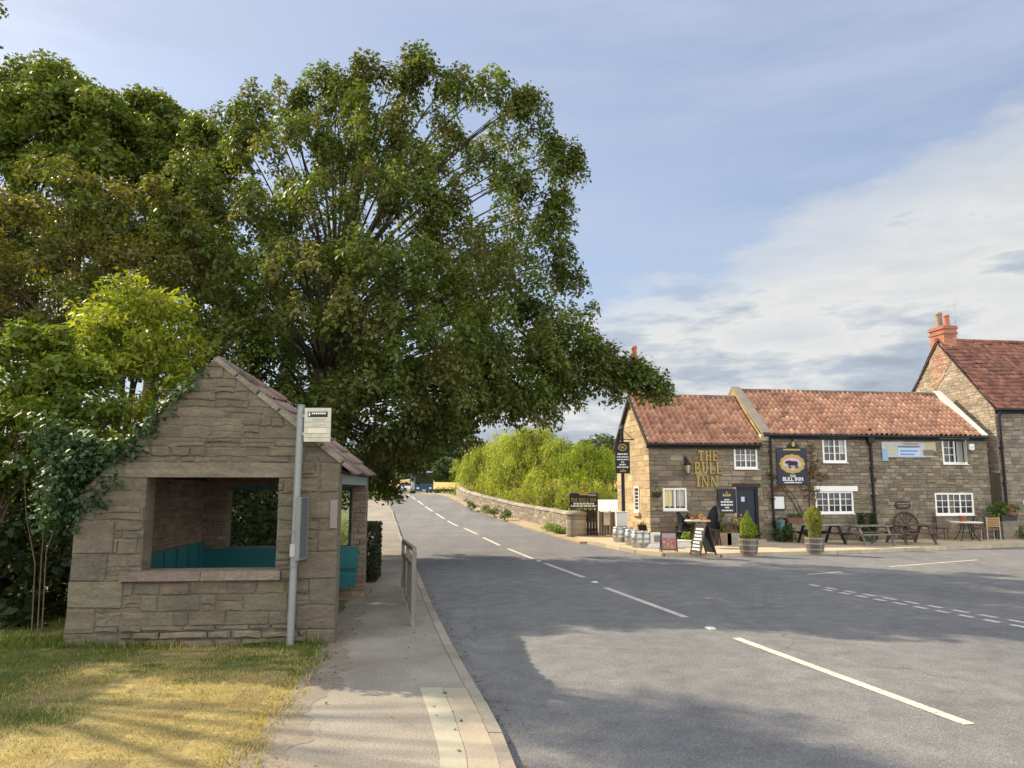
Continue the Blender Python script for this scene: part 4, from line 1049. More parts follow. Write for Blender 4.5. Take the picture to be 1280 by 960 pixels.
def ellipse_ring(mb, F, cx, cy, rx, ry, w, d, dep, c=(1,1,1), n=24, wob=0):
    for i in range(n):
        a0, a1 = 2*math.pi*i/n, 2*math.pi*(i+1)/n; k = 1+wob*(.5+.5*math.cos(i*math.pi)); k2 = 1+wob*(.5+.5*math.cos((i+1)*math.pi))
        q = [(cx+(rx-w)*math.cos(a0), cy+(ry-w)*math.sin(a0)),(cx+rx*k*math.cos(a0), cy+ry*k*math.sin(a0)),(cx+rx*k2*math.cos(a1), cy+ry*k2*math.sin(a1)),(cx+(rx-w)*math.cos(a1), cy+(ry-w)*math.sin(a1))]
        mb.prism(q, F, d, d+dep, c)
def disc(mb, F, cx, cy, rx, ry, d, dep, c, n=24): mb.prism([(cx+rx*math.cos(2*math.pi*i/n), cy+ry*math.sin(2*math.pi*i/n)) for i in range(n)], F, d, d+dep, c)
def bull(mb, F, cx, cy, k, d, c=(.02,.016,.02)):
    B = lambda x0,y0,x1,y1,e=0: mb.box((cx+x0*k,cy+y0*k,d),(cx+x1*k,cy+y1*k,d+.006+e),c,F)
    mb.prism([(cx+a*k, cy+b*k) for a,b in ((-.42,-.12),(.40,-.16),(.48,.08),(.42,.22),(-.1,.24),(-.35,.3),(-.45,.2))], F, d, d+.006, c)
    mb.prism([(cx+a*k, cy+b*k) for a,b in ((-.62,.02),(-.5,-.02),(-.44,.14),(-.44,.26),(-.58,.24),(-.68,.12))], F, d, d+.0066, c)
    for x in (-.36,-.24,.26,.38): B(x,-.42,x+.075,-.12)
    mb.prism([(cx+a*k, cy+b*k) for a,b in ((.47,.1),(.5,.1),(.53,-.3),(.5,-.32))], F, d, d+.0063, c)
def crown(mb, F, cx, cy, w, h, d):
    mb.box((cx-w/2,cy-h/2,d),(cx+w/2,cy-h*.25,d+.006),(1,1,1),F)
    for i, x in enumerate((-.42,-.14,.14,.42)): mb.prism([(cx+(x-.12)*w,cy-h*.25),(cx+(x+.12)*w,cy-h*.25),(cx+x*w,cy+h*(.3 if i in (1,2) else .2))], F, d, d+.007, (1,1,1))
    disc(mb, F, cx, cy+h*.38, w*.1, w*.1, d, .008, (1,1,1), 8)
# main picture sign
r = rect_px(971, 560.5, 1006.5, 606); sg = board('pub_sign', 'navy pub sign with a black bull in a gold oval above the menu case', 'pub sign', r, d=.06)
W_ = r[2]-r[0]; H_ = r[3]-r[1]; cx = (r[0]+r[2])/2; dd = .0905
mb = MB(); cy = r[1]+H_*.57; ellipse_ring(mb, FA, cx, cy, W_*.40, H_*.25, W_*.085, dd, .012, wob=.08); mb.box((cx-W_*.28,r[3]-.09,dd),(cx+W_*.28,r[3]-.03,dd+.008),(1,1,1),FA)
mb.build('gold_oval', M['gold'], sg)
mb = MB(); disc(mb, FA, cx, cy, W_*.315, H_*.185, dd, .005, (.55,.40,.48)); mb.box((cx-W_*.27,cy-H_*.11,dd+.0052),(cx+W_*.27,cy-H_*.07,dd+.0062),(.3,.32,.12),FA); mb.build('picture_field', M['plain'], sg)
mb = MB(); bull(mb, FA, cx+.01, cy+.0, W_*.36, dd+.0066); mb.build('bull_picture', M['plain'], sg)
text_on('lettering', 'THE', .13, FA, cx, r[1]+H_*.235, dd+.003, M['letterwhite'], sg, bold=.003)
text_on('lettering', 'BULL INN', .215, FA, cx, r[1]+H_*.15, dd+.003, M['letterwhite'], sg, bold=.006, xs=.92)
mb = MB(); word_bars(mb, FA, cx-W_*.28, cx+W_*.28, r[1]+H_*.06, .045, dd, seed=3); mb.build('small_lettering', M['letterwhite'], sg)
k = fa(990, 556); mb = MB(); mb.prism([(k[0]-.28,k[1]-.1),(k[0]+.28,k[1]-.1),(k[0]+.1,k[1]+.07),(k[0]-.1,k[1]+.07)], FA, .06, .09); mb.build('pediment', M['black'], sg)
mb = MB(); disc(mb, FA, k[0], k[1]+.02, .07, .1, .0905, .01, (1,1,1), 14); mb.build('gold_emblem', M['gold'], sg)
mb = MB(); mb.bar(FA(k[0],k[1]+.1,.07), FA(k[0],eM-.1,.07), .05, .03); mb.bar(FA(k[0],k[1]+.2,.02), FA(k[0],k[1]+.2,.1), .05, .05); mb.build('bracket', M['black'], sg)
# information board by the door
r = rect_px(897.5, 612, 917.5, 640); sg = board('info_board', 'navy information board with gold crown and white lettering left of the pub door', 'sign', r, d=.045, fr='black')
W_ = r[2]-r[0]; H_ = r[3]-r[1]; cx = (r[0]+r[2])/2; dd = .0755
mb = MB(); crown(mb, FA, cx, r[3]-H_*.2, W_*.46, H_*.2, dd); mb.build('gold_crown', M['gold'], sg)
mb = MB()
for i, (hh, w, t) in enumerate(((.55,.3,.045),(.45,.72,.06),(.32,.72,.06),(.2,.24,.05),(.07,.66,.05))): mb = MB(); word_bars(mb, FA, cx-W_*w/2, cx+W_*w/2, r[1]+H_*hh, t, dd, seed=10+i); mb.build('lettering', M['letterwhite'], sg)
# menu case
r = rect_px(966.5, 620.5, 979, 636); sg = board('menu_case', 'small framed menu case with a white sheet beside the black downpipe', 'menu case', r, d=.04, m='letterwhite', fr='black')
# banner
r = rect_px(1102, 553, 1168, 571.5); t = thing('banner', 'pale blue and white cloth banner hung along the upper wall', 'banner', FA((r[0]+r[2])/2, (r[1]+r[3])/2, .06))
W_ = r[2]-r[0]; H_ = r[3]-r[1]
mb = MB(); n = 24
wv = lambda x: .05+.02*math.sin(x*9)+.008*math.sin(x*23)
def bq(x0, x1, y0, y1, c, e=0):
    m_ = max(2, int((x1-x0)*n)); P = []
    for i in range(m_+1):
        x = x0+(x1-x0)*i/m_; P += [FA(r[0]+x*W_, r[1]+y0*H_, wv(x)+e), FA(r[0]+x*W_, r[1]+y1*H_, wv(x)+e), FA(r[0]+x*W_, r[1]+y0*H_, wv(x)+e-.004), FA(r[0]+x*W_, r[1]+y1*H_, wv(x)+e-.004)]
    f = []
    for i in range(m_): a = 4*i; f += [(a,a+4,a+5,a+1),(a+2,a+3,a+7,a+6),(a+1,a+5,a+7,a+3),(a,a+2,a+6,a+4)]
    mb.add(P, f, c)
bq(0, 1, 0, 1, (.42,.43,.44)); sh = mb.build('cloth', M['plain'], t)
mb = MB(); 
for q_ in ((.0,.1,-.25,.55,(.22,.38,.52),.006),(.08,.24,.2,.8,(.42,.40,.30),.0095),(.29,.70,.05,.62,(.40,.53,.70),.006),(.80,1.0,.02,1,(.42,.37,.20),.006),(.76,.96,.12,.5,(.16,.14,.12),.0095),(.94,1.0,.1,.4,(.08,.09,.05),.0115)): mb = MB(); bq(*q_); mb.build('printed_picture', M['plain'], t)
mb = MB(); FBn = lambda s, h, d: FA(s, h, wv((s-r[0])/W_)+d)
for i, (hh, a, b, c) in enumerate(((.88,.4,.68,(.25,.25,.28)),(.7,.29,.7,(.12,.12,.15)),(.42,.33,.66,(.14,.2,.35)),(.2,.33,.6,(.14,.2,.35)))): word_bars(mb, FBn, r[0]+W_*a, r[0]+W_*b, r[1]+H_*hh, .05, .012, c, 30+i); mb.build('lettering', M['plain'], t); mb = MB()
# alarm box, wooden plaque
r = rect_px(1210, 555, 1215.5, 563.5); t = thing('alarm_box', 'small white alarm box high on the wall right of the open window', 'alarm box', FA(r[0], r[1], .08))
mb = MB(); mb.prism([(r[0],r[1]+.05),((r[0]+r[2])/2,r[1]),(r[2],r[1]+.05),(r[2],r[3]),(r[0],r[3])], FA, .03, .11, (1,1,1), .015); mb.build('casing', M['white'], t)
mb = MB(); mb.tube([FA((r[0]+r[2])/2, r[1]+.14, .11), FA((r[0]+r[2])/2, r[1]+.14, .135)], .03, (.3,.4,.6), 10); mb.build('beacon', M['plain'], t)
r = rect_px(1118, 626, 1137, 635.5); t = thing('wooden_plaque', 'dark carved wooden plaque on the wall above the wagon wheel', 'plaque', FA(r[0], r[1], .06))
mb = MB(); mb.prism([(r[0],r[1]+.06),(r[0]+.1,r[1]),(r[2]-.1,r[1]),(r[2],r[1]+.06),(r[2]-.03,r[3]-.03),(r[0]+.2,r[3]),(r[0]+.03,r[3]-.06)], FA, .03, .07, (1.3,1.2,1.1), .01); mb.build('board', M['darkwood'], t)
mb = MB(); word_bars(mb, FA, r[0]+.08, r[2]-.08, (r[1]+r[3])/2+.04, .05, .0705, (.25,.2,.15), 41); mb.build('lettering', M['plain'], t); mb = MB(); word_bars(mb, FA, r[0]+.14, r[2]-.12, (r[1]+r[3])/2-.06, .04, .0705, (.25,.2,.15), 42); mb.build('lettering', M['plain'], t)
# wall lantern
k = fa(857, 584); t = thing('wall_lantern', 'black wall lantern with pale glass left of the gold letters', 'lantern', FA(k[0], k[1], .25))
lp = FA(k[0], k[1]-.05, .24)
mb = MB(); mb.lathe([(.13,.0),(.15,.02),(.05,.13),(.02,.17),(.02,.2)], lp+Vector((0,0,.12)), 6, (1,1,1), False); mb.lathe([(.06,-.03),(.075,0)], lp+Vector((0,0,-.18)), 6, (1,1,1), False)
mb.bar(FA(k[0],k[1]+.28,.03), FA(k[0],k[1]+.28,.26), .025, .03); mb.bar(FA(k[0],k[1]+.28,.25), FA(k[0],k[1]+.2,.25), .02, .02); mb.box((k[0]-.05,k[1]+.1,.03),(k[0]+.05,k[1]+.4,.045),(1,1,1),FA)
for i in range(6): a = math.pi*2*i/6; mb.bar(lp+Vector((.075*math.cos(a),.075*math.sin(a),-.18)), lp+Vector((.13*math.cos(a),.13*math.sin(a),.12)), .014, .014)
mb.build('frame', M['black'], t)
mb = MB(); mb.lathe([(.065,-.18),(.12,.12)], lp, 6, (.5,.47,.28), False); mb.build('glass', M['plain'], t)
# ================================================================== FORECOURT FURNITURE (built at the origin, then set down)
gp0 = gp
def gp(px, py, dz=0.0, clear=.36):               # ground point, kept clear of the inn's front wall
    g = gp0(px, py, dz); d = (g-P0).dot(PN); s_ = (g-P0).dot(PU)
    if 0 < s_ < 19 and -4 < d < clear: g = g+PN*(clear-d)
    return g
def place(t, px, py, rz=0, dz=.1):
    g = gp(px, py, dz); t.location = (g.x, g.y, g.z); t.rotation_euler.z = rz; return g
def small_plant(name, label, cat, loc, r, h, pal, leaf='leaf', n=260, size=.035, group=None, pot=None, trunk=True, kids=None):
    t = thing(name, label, cat, loc, group)
    L0 = Vector(loc); cl = []
    for i in range(max(5, int(n/30))):
        a = random.uniform(0, 6.28); q = random.uniform(.2, .9)*r; cl.append((L0.x+q*math.cos(a), L0.y+q*math.sin(a), L0.z+random.uniform(.25, .9)*h, r*.42))
    v, c = clump_leaves(cl, 30, size, pal, .3, .8, .5); fast_mesh('foliage', v, 4, c, M[leaf], t)
    mb = MB()
    for q in cl: mb.tube([L0+Vector((random.uniform(-.04,.04), random.uniform(-.04,.04), -.02)), Vector(q[:3])], [.008,.004], (.8,.9,.5), 4, False)
    mb.build('stems', M['bark'], t)
    return t
# picnic tables
def picnic(name, label, m):
    t = thing(name, label, 'picnic table', group='picnic tables on the inn forecourt')
    mb = MB(); w = 1.62
    for i in range(5): mb.box((-w/2, -.36+i*.145, .71), (w/2, -.36+i*.145+.135, .75), (1+random.uniform(-.15,.15),)*3)
    mb.build('table_top', m, t)
    for sg_ in (-1, 1):
        mb = MB()
        for i in range(2): mb.box((-w/2, sg_*.72-.13+i*.135, .41), (w/2, sg_*.72-.005+i*.135, .445), (1+random.uniform(-.15,.15),)*3)
        mb.build('seat', m, t)
    mb = MB()
    for x in (-.55, .55):
        mb.box((x-.02, -.36, .655), (x+.02, .36, .709)); mb.box((x-.022, -.84, .36), (x+.022, .84, .409))
    mb.build('cross_beams', m, t)
    for x in (-.6, .6):
        for sg_ in (-1, 1): mb = MB(); mb.bar((x, sg_*.25, .70), (x, sg_*.68, 0), .045, .095, (1,1,1), up=(1,0,0)); mb.build('leg', m, t)
    return t
M['tabletop'] = mat('weathered_table_wood', (.19,.165,.135), .85, .25, 4, .2, 30, .3, 30)
pt1 = picnic('picnic_table', 'weathered brown picnic table between the topiary barrel and the wagon wheel table', M['tabletop']); place(pt1, 1087, 681, PA+.03); pt1.scale = (.92,.92,.92)
pt2 = copy_tree(pt1); place(pt2, 1139, 679.5, PA-.05); props(pt2, 'reddish brown picnic table in front of the leaning wagon wheel')
M['redwood'] = mat('red_stained_wood', (.10,.065,.055), .8, .25, 4, .2, 30, .2, 30)
for ch in pt2.children: ch.data = ch.data.copy(); ch.data.materials[0] = M['redwood']
pt3 = copy_tree(pt1); place(pt3, 1027, 679.5, PA+.02); props(pt3, 'pale topped picnic table with black legs behind the topiary barrel')
for ch in pt3.children:
    ch.data = ch.data.copy(); ch.data.materials[0] = M['galv'] if ch.name.startswith('table_top') else M['black']
# barrel planters
def barrel(label, r=.3, h=.46):
    t = thing('barrel_planter', label, 'planter', group='half barrel planters along the forecourt edge')
    mb = MB()
    for k in range(18):
        a0, a1 = 2*math.pi*(k+.04)/18, 2*math.pi*(k+.96)/18; cc = (1+random.uniform(-.25,.25),)*3; P = []
        for q, (rr, z) in enumerate(((r*.86,0),(r*.98,h*.5),(r,h))): P += [(rr*math.cos(a0), rr*math.sin(a0), z), (rr*math.cos(a1), rr*math.sin(a1), z)]
        P += [((r-.04)*math.cos(a0),(r-.04)*math.sin(a0),h), ((r-.04)*math.cos(a1),(r-.04)*math.sin(a1),h)]
        mb.add(P, [(0,1,3,2),(2,3,5,4),(4,5,7,6)], cc, False)
    mb.build('staves', M['timber'], t)
    for z, rr in ((.08,.89),(h*.55,.985),(h*.9,1.005)):
        mb = MB(); mb.lathe([(r*rr+.004,z-.018),(r*rr+.009,z),(r*rr+.005,z+.022)], n=24, caps=False); mb.build('hoop', M['galv'], t)
    mb = MB(); mb.lathe([(.01,h-.05),(r-.03,h-.045)], n=18, caps=False); mb.build('soil', M['soil'], t)
    return t
b1 = barrel('half barrel planter holding a pointed bright green conifer near the pub door'); g1 = place(b1, 936, 691.5)
b2 = barrel('half barrel planter holding a rounded topiary bush in front of the pale topped table'); g2 = place(b2, 1019, 689.5)
def topiary(name, label, g, h0, prof_, pal, n):
    t = thing(name, label, 'conifer', (g.x, g.y, g.z+h0)); N = n; prf = np.array(prof_)
    z = rng.uniform(0, prf[-1, 1], N); R = np.interp(z, prf[:, 1], prf[:, 0]); a = rng.uniform(0, 2*np.pi, N); rr = R*np.sqrt(rng.uniform(.5, 1.1, N))
    R2 = 1+.12*np.sin(a*3+z*9)
    C = np.stack([g.x+rr*R2*np.cos(a), g.y+rr*R2*np.sin(a), g.z+h0+z], 1); nr = np.stack([np.cos(a), np.sin(a), np.full(N, .4)], 1)+rng.normal(size=(N, 3))*.5
    c = np.array(pal)[rng.integers(0, len(pal), N)]*(1+rng.uniform(-.25, .25, (N, 1)))
    fast_mesh('foliage', leaf_quads(C, nr, np.array([0,0,1.])+rng.normal(size=(N, 3))*.4, np.full(N, .028), .5), 4, c, M['leafbright'], t)
    mb = MB(); mb.tube([(g.x,g.y,g.z+h0-.1),(g.x,g.y,g.z+h0+prf[-1,1]*.8)], [.03,.01], n=6); mb.build('trunk', M['bark'], t); return t
topiary('pointed_conifer', 'pointed bright green dwarf conifer growing in the barrel near the door', g1, .44, [(.12,0),(.24,.15),(.25,.3),(.16,.55),(.07,.72),(.015,.86)], [(.22,.29,.03),(.28,.34,.035),(.17,.23,.026)], 5000)
topiary('topiary_bush', 'rounded yellow green topiary bush with brown lower stems in the barrel', g2, .44, [(.16,0),(.17,.2),(.24,.4),(.27,.6),(.22,.8),(.1,.95),(.02,1.0)], [(.25,.28,.035),(.2,.23,.033),(.32,.33,.05),(.16,.12,.05)], 4500)
# kegs
def keg(label):
    t = thing('beer_keg', label, 'keg', group='steel beer kegs by the inn gable')
    mb = MB(); r = .19
    mb.lathe([(r*.9,0),(r*.93,.03),(r*.88,.06),(r,.09),(r,.17),(r*1.04,.185),(r,.2),(r,.31),(r*1.04,.325),(r,.34),(r,.43),(r*.85,.47),(r*.3,.485)], n=20); mb.build('body', M['keg'], t)
    mb = MB(); mb.lathe([(r*.92,.46),(r*.95,.5),(r*.93,.54),(r*.88,.54),(r*.87,.47)], n=20, caps=False); mb.build('rim', M['keg'], t)
    mb = MB(); mb.lathe([(.035,.48),(.035,.51)], n=10); mb.build('valve', M['black'], t)
    return t
KG = [((773.5,677.5), 'steel beer keg carrying the white plastic box'), ((784.5,677.5), 'steel beer keg directly behind the gap right of the box keg'), ((789,681.5), 'front sunlit steel keg nearest the tall sign post'), ((797.5,684.5), 'front steel keg left of the last keg in the row'), ((806.5,684.5), 'steel beer keg at the right end of the front row')]
kp = None; KL = []
for (p, lab) in KG:
    k = keg(lab) if kp is None else copy_tree(kp); kp = kp or k; g = place(k, p[0], p[1], random.uniform(0, 6)); props(k, lab); k.scale = (1.15,1.15,1.02); KL.append(g)
t = thing('plastic_crate', 'white plastic box standing on top of a beer keg beside the gable', 'box', KL[0]+Vector((.14,0,.552)))
g = t.location; mb = MB(); mb.prism([(-.19,-.19),(.19,-.19),(.21,.21),(-.21,.21)], lambda s, h, d: Vector((g.x+s, g.y-d, g.z+.0+(h+.19)*1.36)), -.36, 0, (.62,.61,.58), .02); mb.build('body', M['plain'], t)
mb = MB(); mb.box((g.x-.23,g.y-.02,g.z+.544),(g.x+.23,g.y+.38,g.z+.57),(.66,.65,.62)); mb.build('lid', M['plain'], t)
t = thing('plant_pot', 'dark plant pot with a few sprigs standing against the sunny gable wall', 'plant pot', gp(803,676.5,.1)); g = t.location
mb = MB(); mb.lathe([(.13,0),(.18,.3),(.19,.32),(.16,.32),(.15,.28)], g+Vector((0,0,.3)), 14, (.03,.028,.03)); mb.build('pot', M['plain'], t)
mb = MB(); mb.box((g.x-.2,g.y-.2,g.z),(g.x+.2,g.y+.2,g.z+.3),(.2,.17,.13)); mb.build('base_block', M['conc'], t)
v, c = clump_leaves([(g.x,g.y,g.z+.68,.16)], 60, .03, [(.12,.13,.05)]); fast_mesh('sprigs', v, 4, c, M['leaf'], t)
# white trough and white step
t = thing('stone_trough', 'white painted sink trough on a low plinth between the kegs and the red menu board', 'trough', gp(823,684.5,.1)); g = t.location
mb = MB(); mb.box((g.x-.42,g.y-.2,g.z),(g.x+.42,g.y+.25,g.z+.14),(.8,.8,.75)); mb.build('plinth', M['plain'], t)
mb = MB(); a, b = .3, .2
for bx in (((-a,-b,.141),(-a+.06,b,.5)),((a-.06,-b,.141),(a,b,.5)),((-a+.06,-b,.141),(a-.06,-b+.05,.5)),((-a+.06,b-.05,.141),(a-.06,b,.5)),((-a+.06,-b+.05,.141),(a-.06,b-.05,.2))): mb.box(tuple(Vector(bx[0])+g), tuple(Vector(bx[1])+g), (.7,.69,.63))
mb.box((g.x-.17,g.y-.215,g.z+.2),(g.x+.15,g.y-.201,g.z+.42),(.2,.2,.2)); mb.build('basin', M['plain'], t)
t = thing('white_box', 'low white box on the ground between the red menu board and the chalkboard', 'box', gp(853,684,.1)); g = t.location
mb = MB(); mb.prism([(-.3,0),(.3,0),(.28,.2),(-.28,.2)], lambda s, h, d: Vector((g.x+s,g.y-d,g.z+h)), -.35, .05, (.72,.71,.64), .01); mb.build('body', M['plain'], t)
mb = MB(); mb.box((g.x-.32,g.y-.08,g.z+.2),(g.x+.32,g.y+.38,g.z+.23),(.75,.74,.68)); mb.build('lid', M['plain'], t)
# red menu board
t = thing('menu_board', 'low menu board with a red picture in a dark frame near the kerb', 'menu board', gp(837,690,.1)); g = t.location
FMb = lambda s, h, d: Vector((g.x+s, g.y-d+h*.12, g.z+h))
mb = MB(); mb.box((-.23,.08,-.02),(.23,.6,.0),(.38,.16,.13),FMb); mb.build('poster', M['plain'], t)
mb = MB(); 
for _ in range(26): x = random.uniform(-.2,.18); y = random.uniform(.12,.4); mb.box((x,y,.001),(x+random.uniform(.02,.06),y+random.uniform(.02,.06),.003+random.random()*.004),random.choice([(.5,.3,.2),(.35,.08,.07),(.45,.2,.15),(.2,.2,.08),(.5,.42,.35)]),FMb)
mb.build('printed_picture', M['plain'], t)
mb = MB(); mb.box((-.2,.44,.001),(.2,.57,.0025),(.36,.33,.36),FMb); mb.build('heading_panel', M['plain'], t)
mb = MB()
for bx in ((-.26,0,-.23,.66),(.23,0,.26,.66),(-.23,.6,.23,.63),(-.23,.05,.23,.08)): mb.box((bx[0],bx[1],-.03),(bx[2],bx[3],.02),(1,1,1),FMb)
mb.bar(FMb(-.245,.55,-.03), (g.x-.245,g.y+.3,g.z), .03,.03); mb.bar(FMb(.245,.55,-.03), (g.x+.245,g.y+.3,g.z), .03,.03); mb.build('frame', M['darkwood'], t)
# sandwich board seen obliquely
gA = gp(879, 693.5, .1); t = thing('sandwich_board', 'tall black sandwich board with white chalk lettering standing open by the kerb', 'sandwich board', gA)
SD = Vector((-.94,-.34,0)); SX = Vector((.34,-.94,0))
def SB(sg_):
    def F(s, h, d): return gA+SX*(s*sg_)+SD*(sg_*(.33-.27*h))+SD*(sg_*d)+Vector((0,0,h))
    return F
M['chalk'] = mat('chalkboard', (.02,.021,.022), .7, .15, 3, .1, 20)
for sg_ in (1, -1):
    F2 = SB(sg_)
    mb = MB(); mb.box((-.28,.12,-.012),(.28,1.02,.012),(1,1,1),F2); bd = mb.build('board', M['chalk'], t)
    mb = MB()
    for bx in ((-.32,0,-.28,1.08),(.28,0,.32,1.08),(-.28,1.02,.28,1.08),(-.28,.08,.28,.12)): mb.box((bx[0],bx[1],-.022),(bx[2],bx[3],.022),(1.2,1,.8),F2)
    mb.build('frame', M['darkwood'], bd)
    if sg_ == 1:
        mb = MB()
        for i in range(7): word_bars(mb, F2, -.24, .24-.05*(i % 3), .2+i*.115, .065, .013, (.75,.75,.72), 60+i)
        mb.build('chalk_lettering', M['plain'], bd)
t.scale = (.86,.86,.86)
# high round table with flower pots, dark rounded chairs
g = gp(873, 684, .1); t = thing('round_table', 'tall round wooden table with pots standing behind the sandwich board', 'table', g)
mb = MB(); mb.lathe([(.42,.0),(.44,.02),(.44,.045),(.42,.06)], g+Vector((0,0,.86)), 24, (.42,.37,.28)); mb.build('table_top', M['plain'], t)
for k in range(3):
    a = k*2.09+.5; mb = MB(); mb.bar(g+Vector((.1*math.cos(a),.1*math.sin(a),.86)), g+Vector((.34*math.cos(a),.34*math.sin(a),0)), .05,.05); mb.build('leg', M['darkwood'], t)
for (dx, dy, lab, fc) in ((-.2,-.1,'small pot of purple flowers on the left of the tall round table',(.20,.09,.22)),(.1,-.15,'small pot of orange flowers at the middle of the tall round table',(.45,.17,.06)),(.28,.05,'small pot of blue flowers on the right of the tall round table',(.16,.16,.30))):
    q = g+Vector((dx,dy,.921)); t = thing('flower_pot', lab, 'flower pot', q, 'pots on the tall round table')
    mb = MB(); mb.lathe([(.05,0),(.07,.11),(.06,.11)], q, 12, (.36,.14,.08)); mb.build('pot', M['plain'], t)
    v, c = clump_leaves([(q.x,q.y,q.z+.17,.12)], 70, .022, [(.08,.12,.03),fc,fc]); fast_mesh('flowers', v, 4, c, M['leaf'], t)
def hoodchair(label, px, py, rz):
    t = thing('garden_chair', label, 'chair', group='black garden chairs at the tall table')
    mb = MB(); mb.lathe([(.25,.40),(.28,.43),(.27,.47),(.1,.48)], n=16); mb.build('seat', M['black'], t)
    mb = MB(); n = 11; P = []
    for j in range(5):
        for i in range(n+1): a = math.pi*(i/n); r = .27+.012*j; P.append((r*math.cos(a)*(1-.1*max(0,j-2)), r*math.sin(a)*.85, .45+(.17*j)*(.35+.65*math.sin(a))))
    f = [(j*(n+1)+i, j*(n+1)+i+1, (j+1)*(n+1)+i+1, (j+1)*(n+1)+i) for j in range(4) for i in range(n)]
    mb.add(P, f, (1,1,1), True); mb.add([(p[0]*.93,p[1]*.93,p[2]) for p in P], [q[::-1] for q in f], (1,1,1), True); mb.tube(P[-(n+1):], .03, (1,1,1), 6); mb.build('backrest', M['black'], t)
    for k in range(4): a = k*math.pi/2+.78; mb = MB(); mb.tube([(.2*math.cos(a),.2*math.sin(a),.42),(.29*math.cos(a),.29*math.sin(a),0)], .022, (1,1,1), 6); mb.build('leg', M['black'], t)
    place(t, px, py, rz); return t
c1_ = hoodchair('black rounded back garden chair left of the tall round table', 857, 680, 1.0); c1_.scale = (1.0,1.0,1.0)
c2_ = copy_tree(c1_); place(c2_, 892, 682, -.8); c2_.scale = (.95,.95,1.2); props(c2_, 'black high backed garden chair right of the tall round table, near the sign board')
for (px, py, r, h, lab, pal) in ((866,679,.3,1.25,'tall leafy plant with yellow green leaves behind the round table',[(.13,.15,.03),(.09,.1,.02),(.2,.17,.04)]),(889,676,.28,1.2,'yellow green leafy plant against the wall left of the info board',[(.13,.15,.03),(.18,.17,.03)]),(856,679,.36,.95,'dark leafy plant in front of the left black garden chair',[(.018,.028,.016),(.025,.03,.02)]),(861,683,.2,.5,'low bright green plant under the round table',[(.18,.24,.05)]),(955,674,.5,.75,'dark green leafy plants on the ground right of the pub door',[(.05,.08,.025),(.07,.1,.03)]),(972,676,.3,.55,'light green shrub below the menu case',[(.1,.14,.04)]),(1268,673,.5,.5,'low green bush at the foot of the right house wall',[(.14,.17,.05),(.09,.13,.04)]),(903,674,.4,.95,'dry reddish grass plant in the stone planter left of the door',[(.28,.2,.1),(.2,.12,.07),(.34,.27,.15)]),(914,673,.25,.8,'short green grass plant in the stone planter beside the door',[(.1,.13,.04)])):
    small_plant('leafy_plant', lab, 'plant', gp(px, py, .1, r+.05), r, h, [tuple(1.25*q_ for q_ in c_) for c_ in pal], n=520, size=.06)
for (px, lab) in ((904.5,'reddish stone planter box holding the dry grass'),(915,'grey stone planter box beside the pub door')):
    g = gp(px, 681, .1); t = thing('stone_planter', lab, 'planter', g, 'stone planters left of the door')
    w = .22; cc = (.30,.20,.15) if px < 910 else (.30,.27,.22); mb = MB()
    for bx in (((-w,-.25,0),(w,-.19,.42)),((-w,.19,0),(w,.25,.42)),((-w,-.19,0),(-w+.06,.19,.42)),((w-.06,-.19,0),(w,.19,.42))): mb.box(tuple(Vector(bx[0])+g), tuple(Vector(bx[1])+g), cc)
    mb.build('box', M['stone'], t); mb = MB(); mb.box((g.x-w+.06,g.y-.19,g.z+.3),(g.x+w-.06,g.y+.19,g.z+.36)); mb.build('soil', M['soil'], t)
# hanging basket
k = fa(819, 614); q = FA(k[0], k[1]-.05, .22); t = thing('hanging_basket', 'small hanging basket with pale yellow flowers at the corner of the inn', 'hanging basket', q)
mb = MB(); mb.lathe([(.02,-.2),(.12,-.15),(.18,-.03),(.19,0)], q, 14, (.05,.035,.025)); mb.build('basket', M['plain'], t)
mb = MB(); mb.bar(FA(k[0],k[1]+.32,.0), FA(k[0],k[1]+.32,.26), .02,.02, (.02,.02,.02)); 
for a in (0,2.1,4.2): mb.tube([q+Vector((.17*math.cos(a),.17*math.sin(a),0)), FA(k[0],k[1]+.31,.22)], .005, (.02,.02,.02), 4)
mb.build('bracket', M['plain'], t)
v, c = clump_leaves([(q.x-.03,q.y,q.z+.1,.2),(q.x+.08,q.y,q.z+.06,.15)], 70, .03, [(.42,.42,.16),(.2,.25,.07),(.5,.5,.3)]); fast_mesh('flowers', v, 4, c, M['leaf'], t)
# rusty creeper round the picture sign
rs = rect_px(964, 553, 1032, 630); cl = []
for (x0,y0,x1,y1,n) in ((1007,556,1016,606,30),(1012,590,1034,602,14),(968,606,1022,614,26),(957,592,969,600,8),(1004,608,1018,624,10),(1010,575,1022,592,12)):
    for _ in range(n): a = fa(random.uniform(x0,x1), random.uniform(y0,y1)); p = FA(a[0],a[1],.06); cl.append((p.x,p.y,p.z,.13))
v, c = clump_leaves(cl, 11, .035, [(.22,.10,.035),(.26,.13,.05),(.15,.08,.035),(.2,.15,.05)], 0, .6, .6); t = thing('climbing_creeper', 'rusty brown dried creeper clinging to the wall around the picture sign', 'creeper', FA(rs[0],rs[1],0))
fast_mesh('foliage', v, 4, c, M['leaf'], t)
mb = MB(); st = fa(1011, 665)
for (px, py) in ((1012,600),(1014,560),(985,611),(1030,597),(962,596)): a = fa(px,py); mb.tube(bez(FA(st[0],0,.04), FA(a[0]*.3+st[0]*.7,a[1]*.7,.05), FA(a[0],a[1],.04), 6), [.025,.02,.02,.016,.012,.01,.006], (1,.8,.6), 5)
mb.build('stems', M['bark'], t)
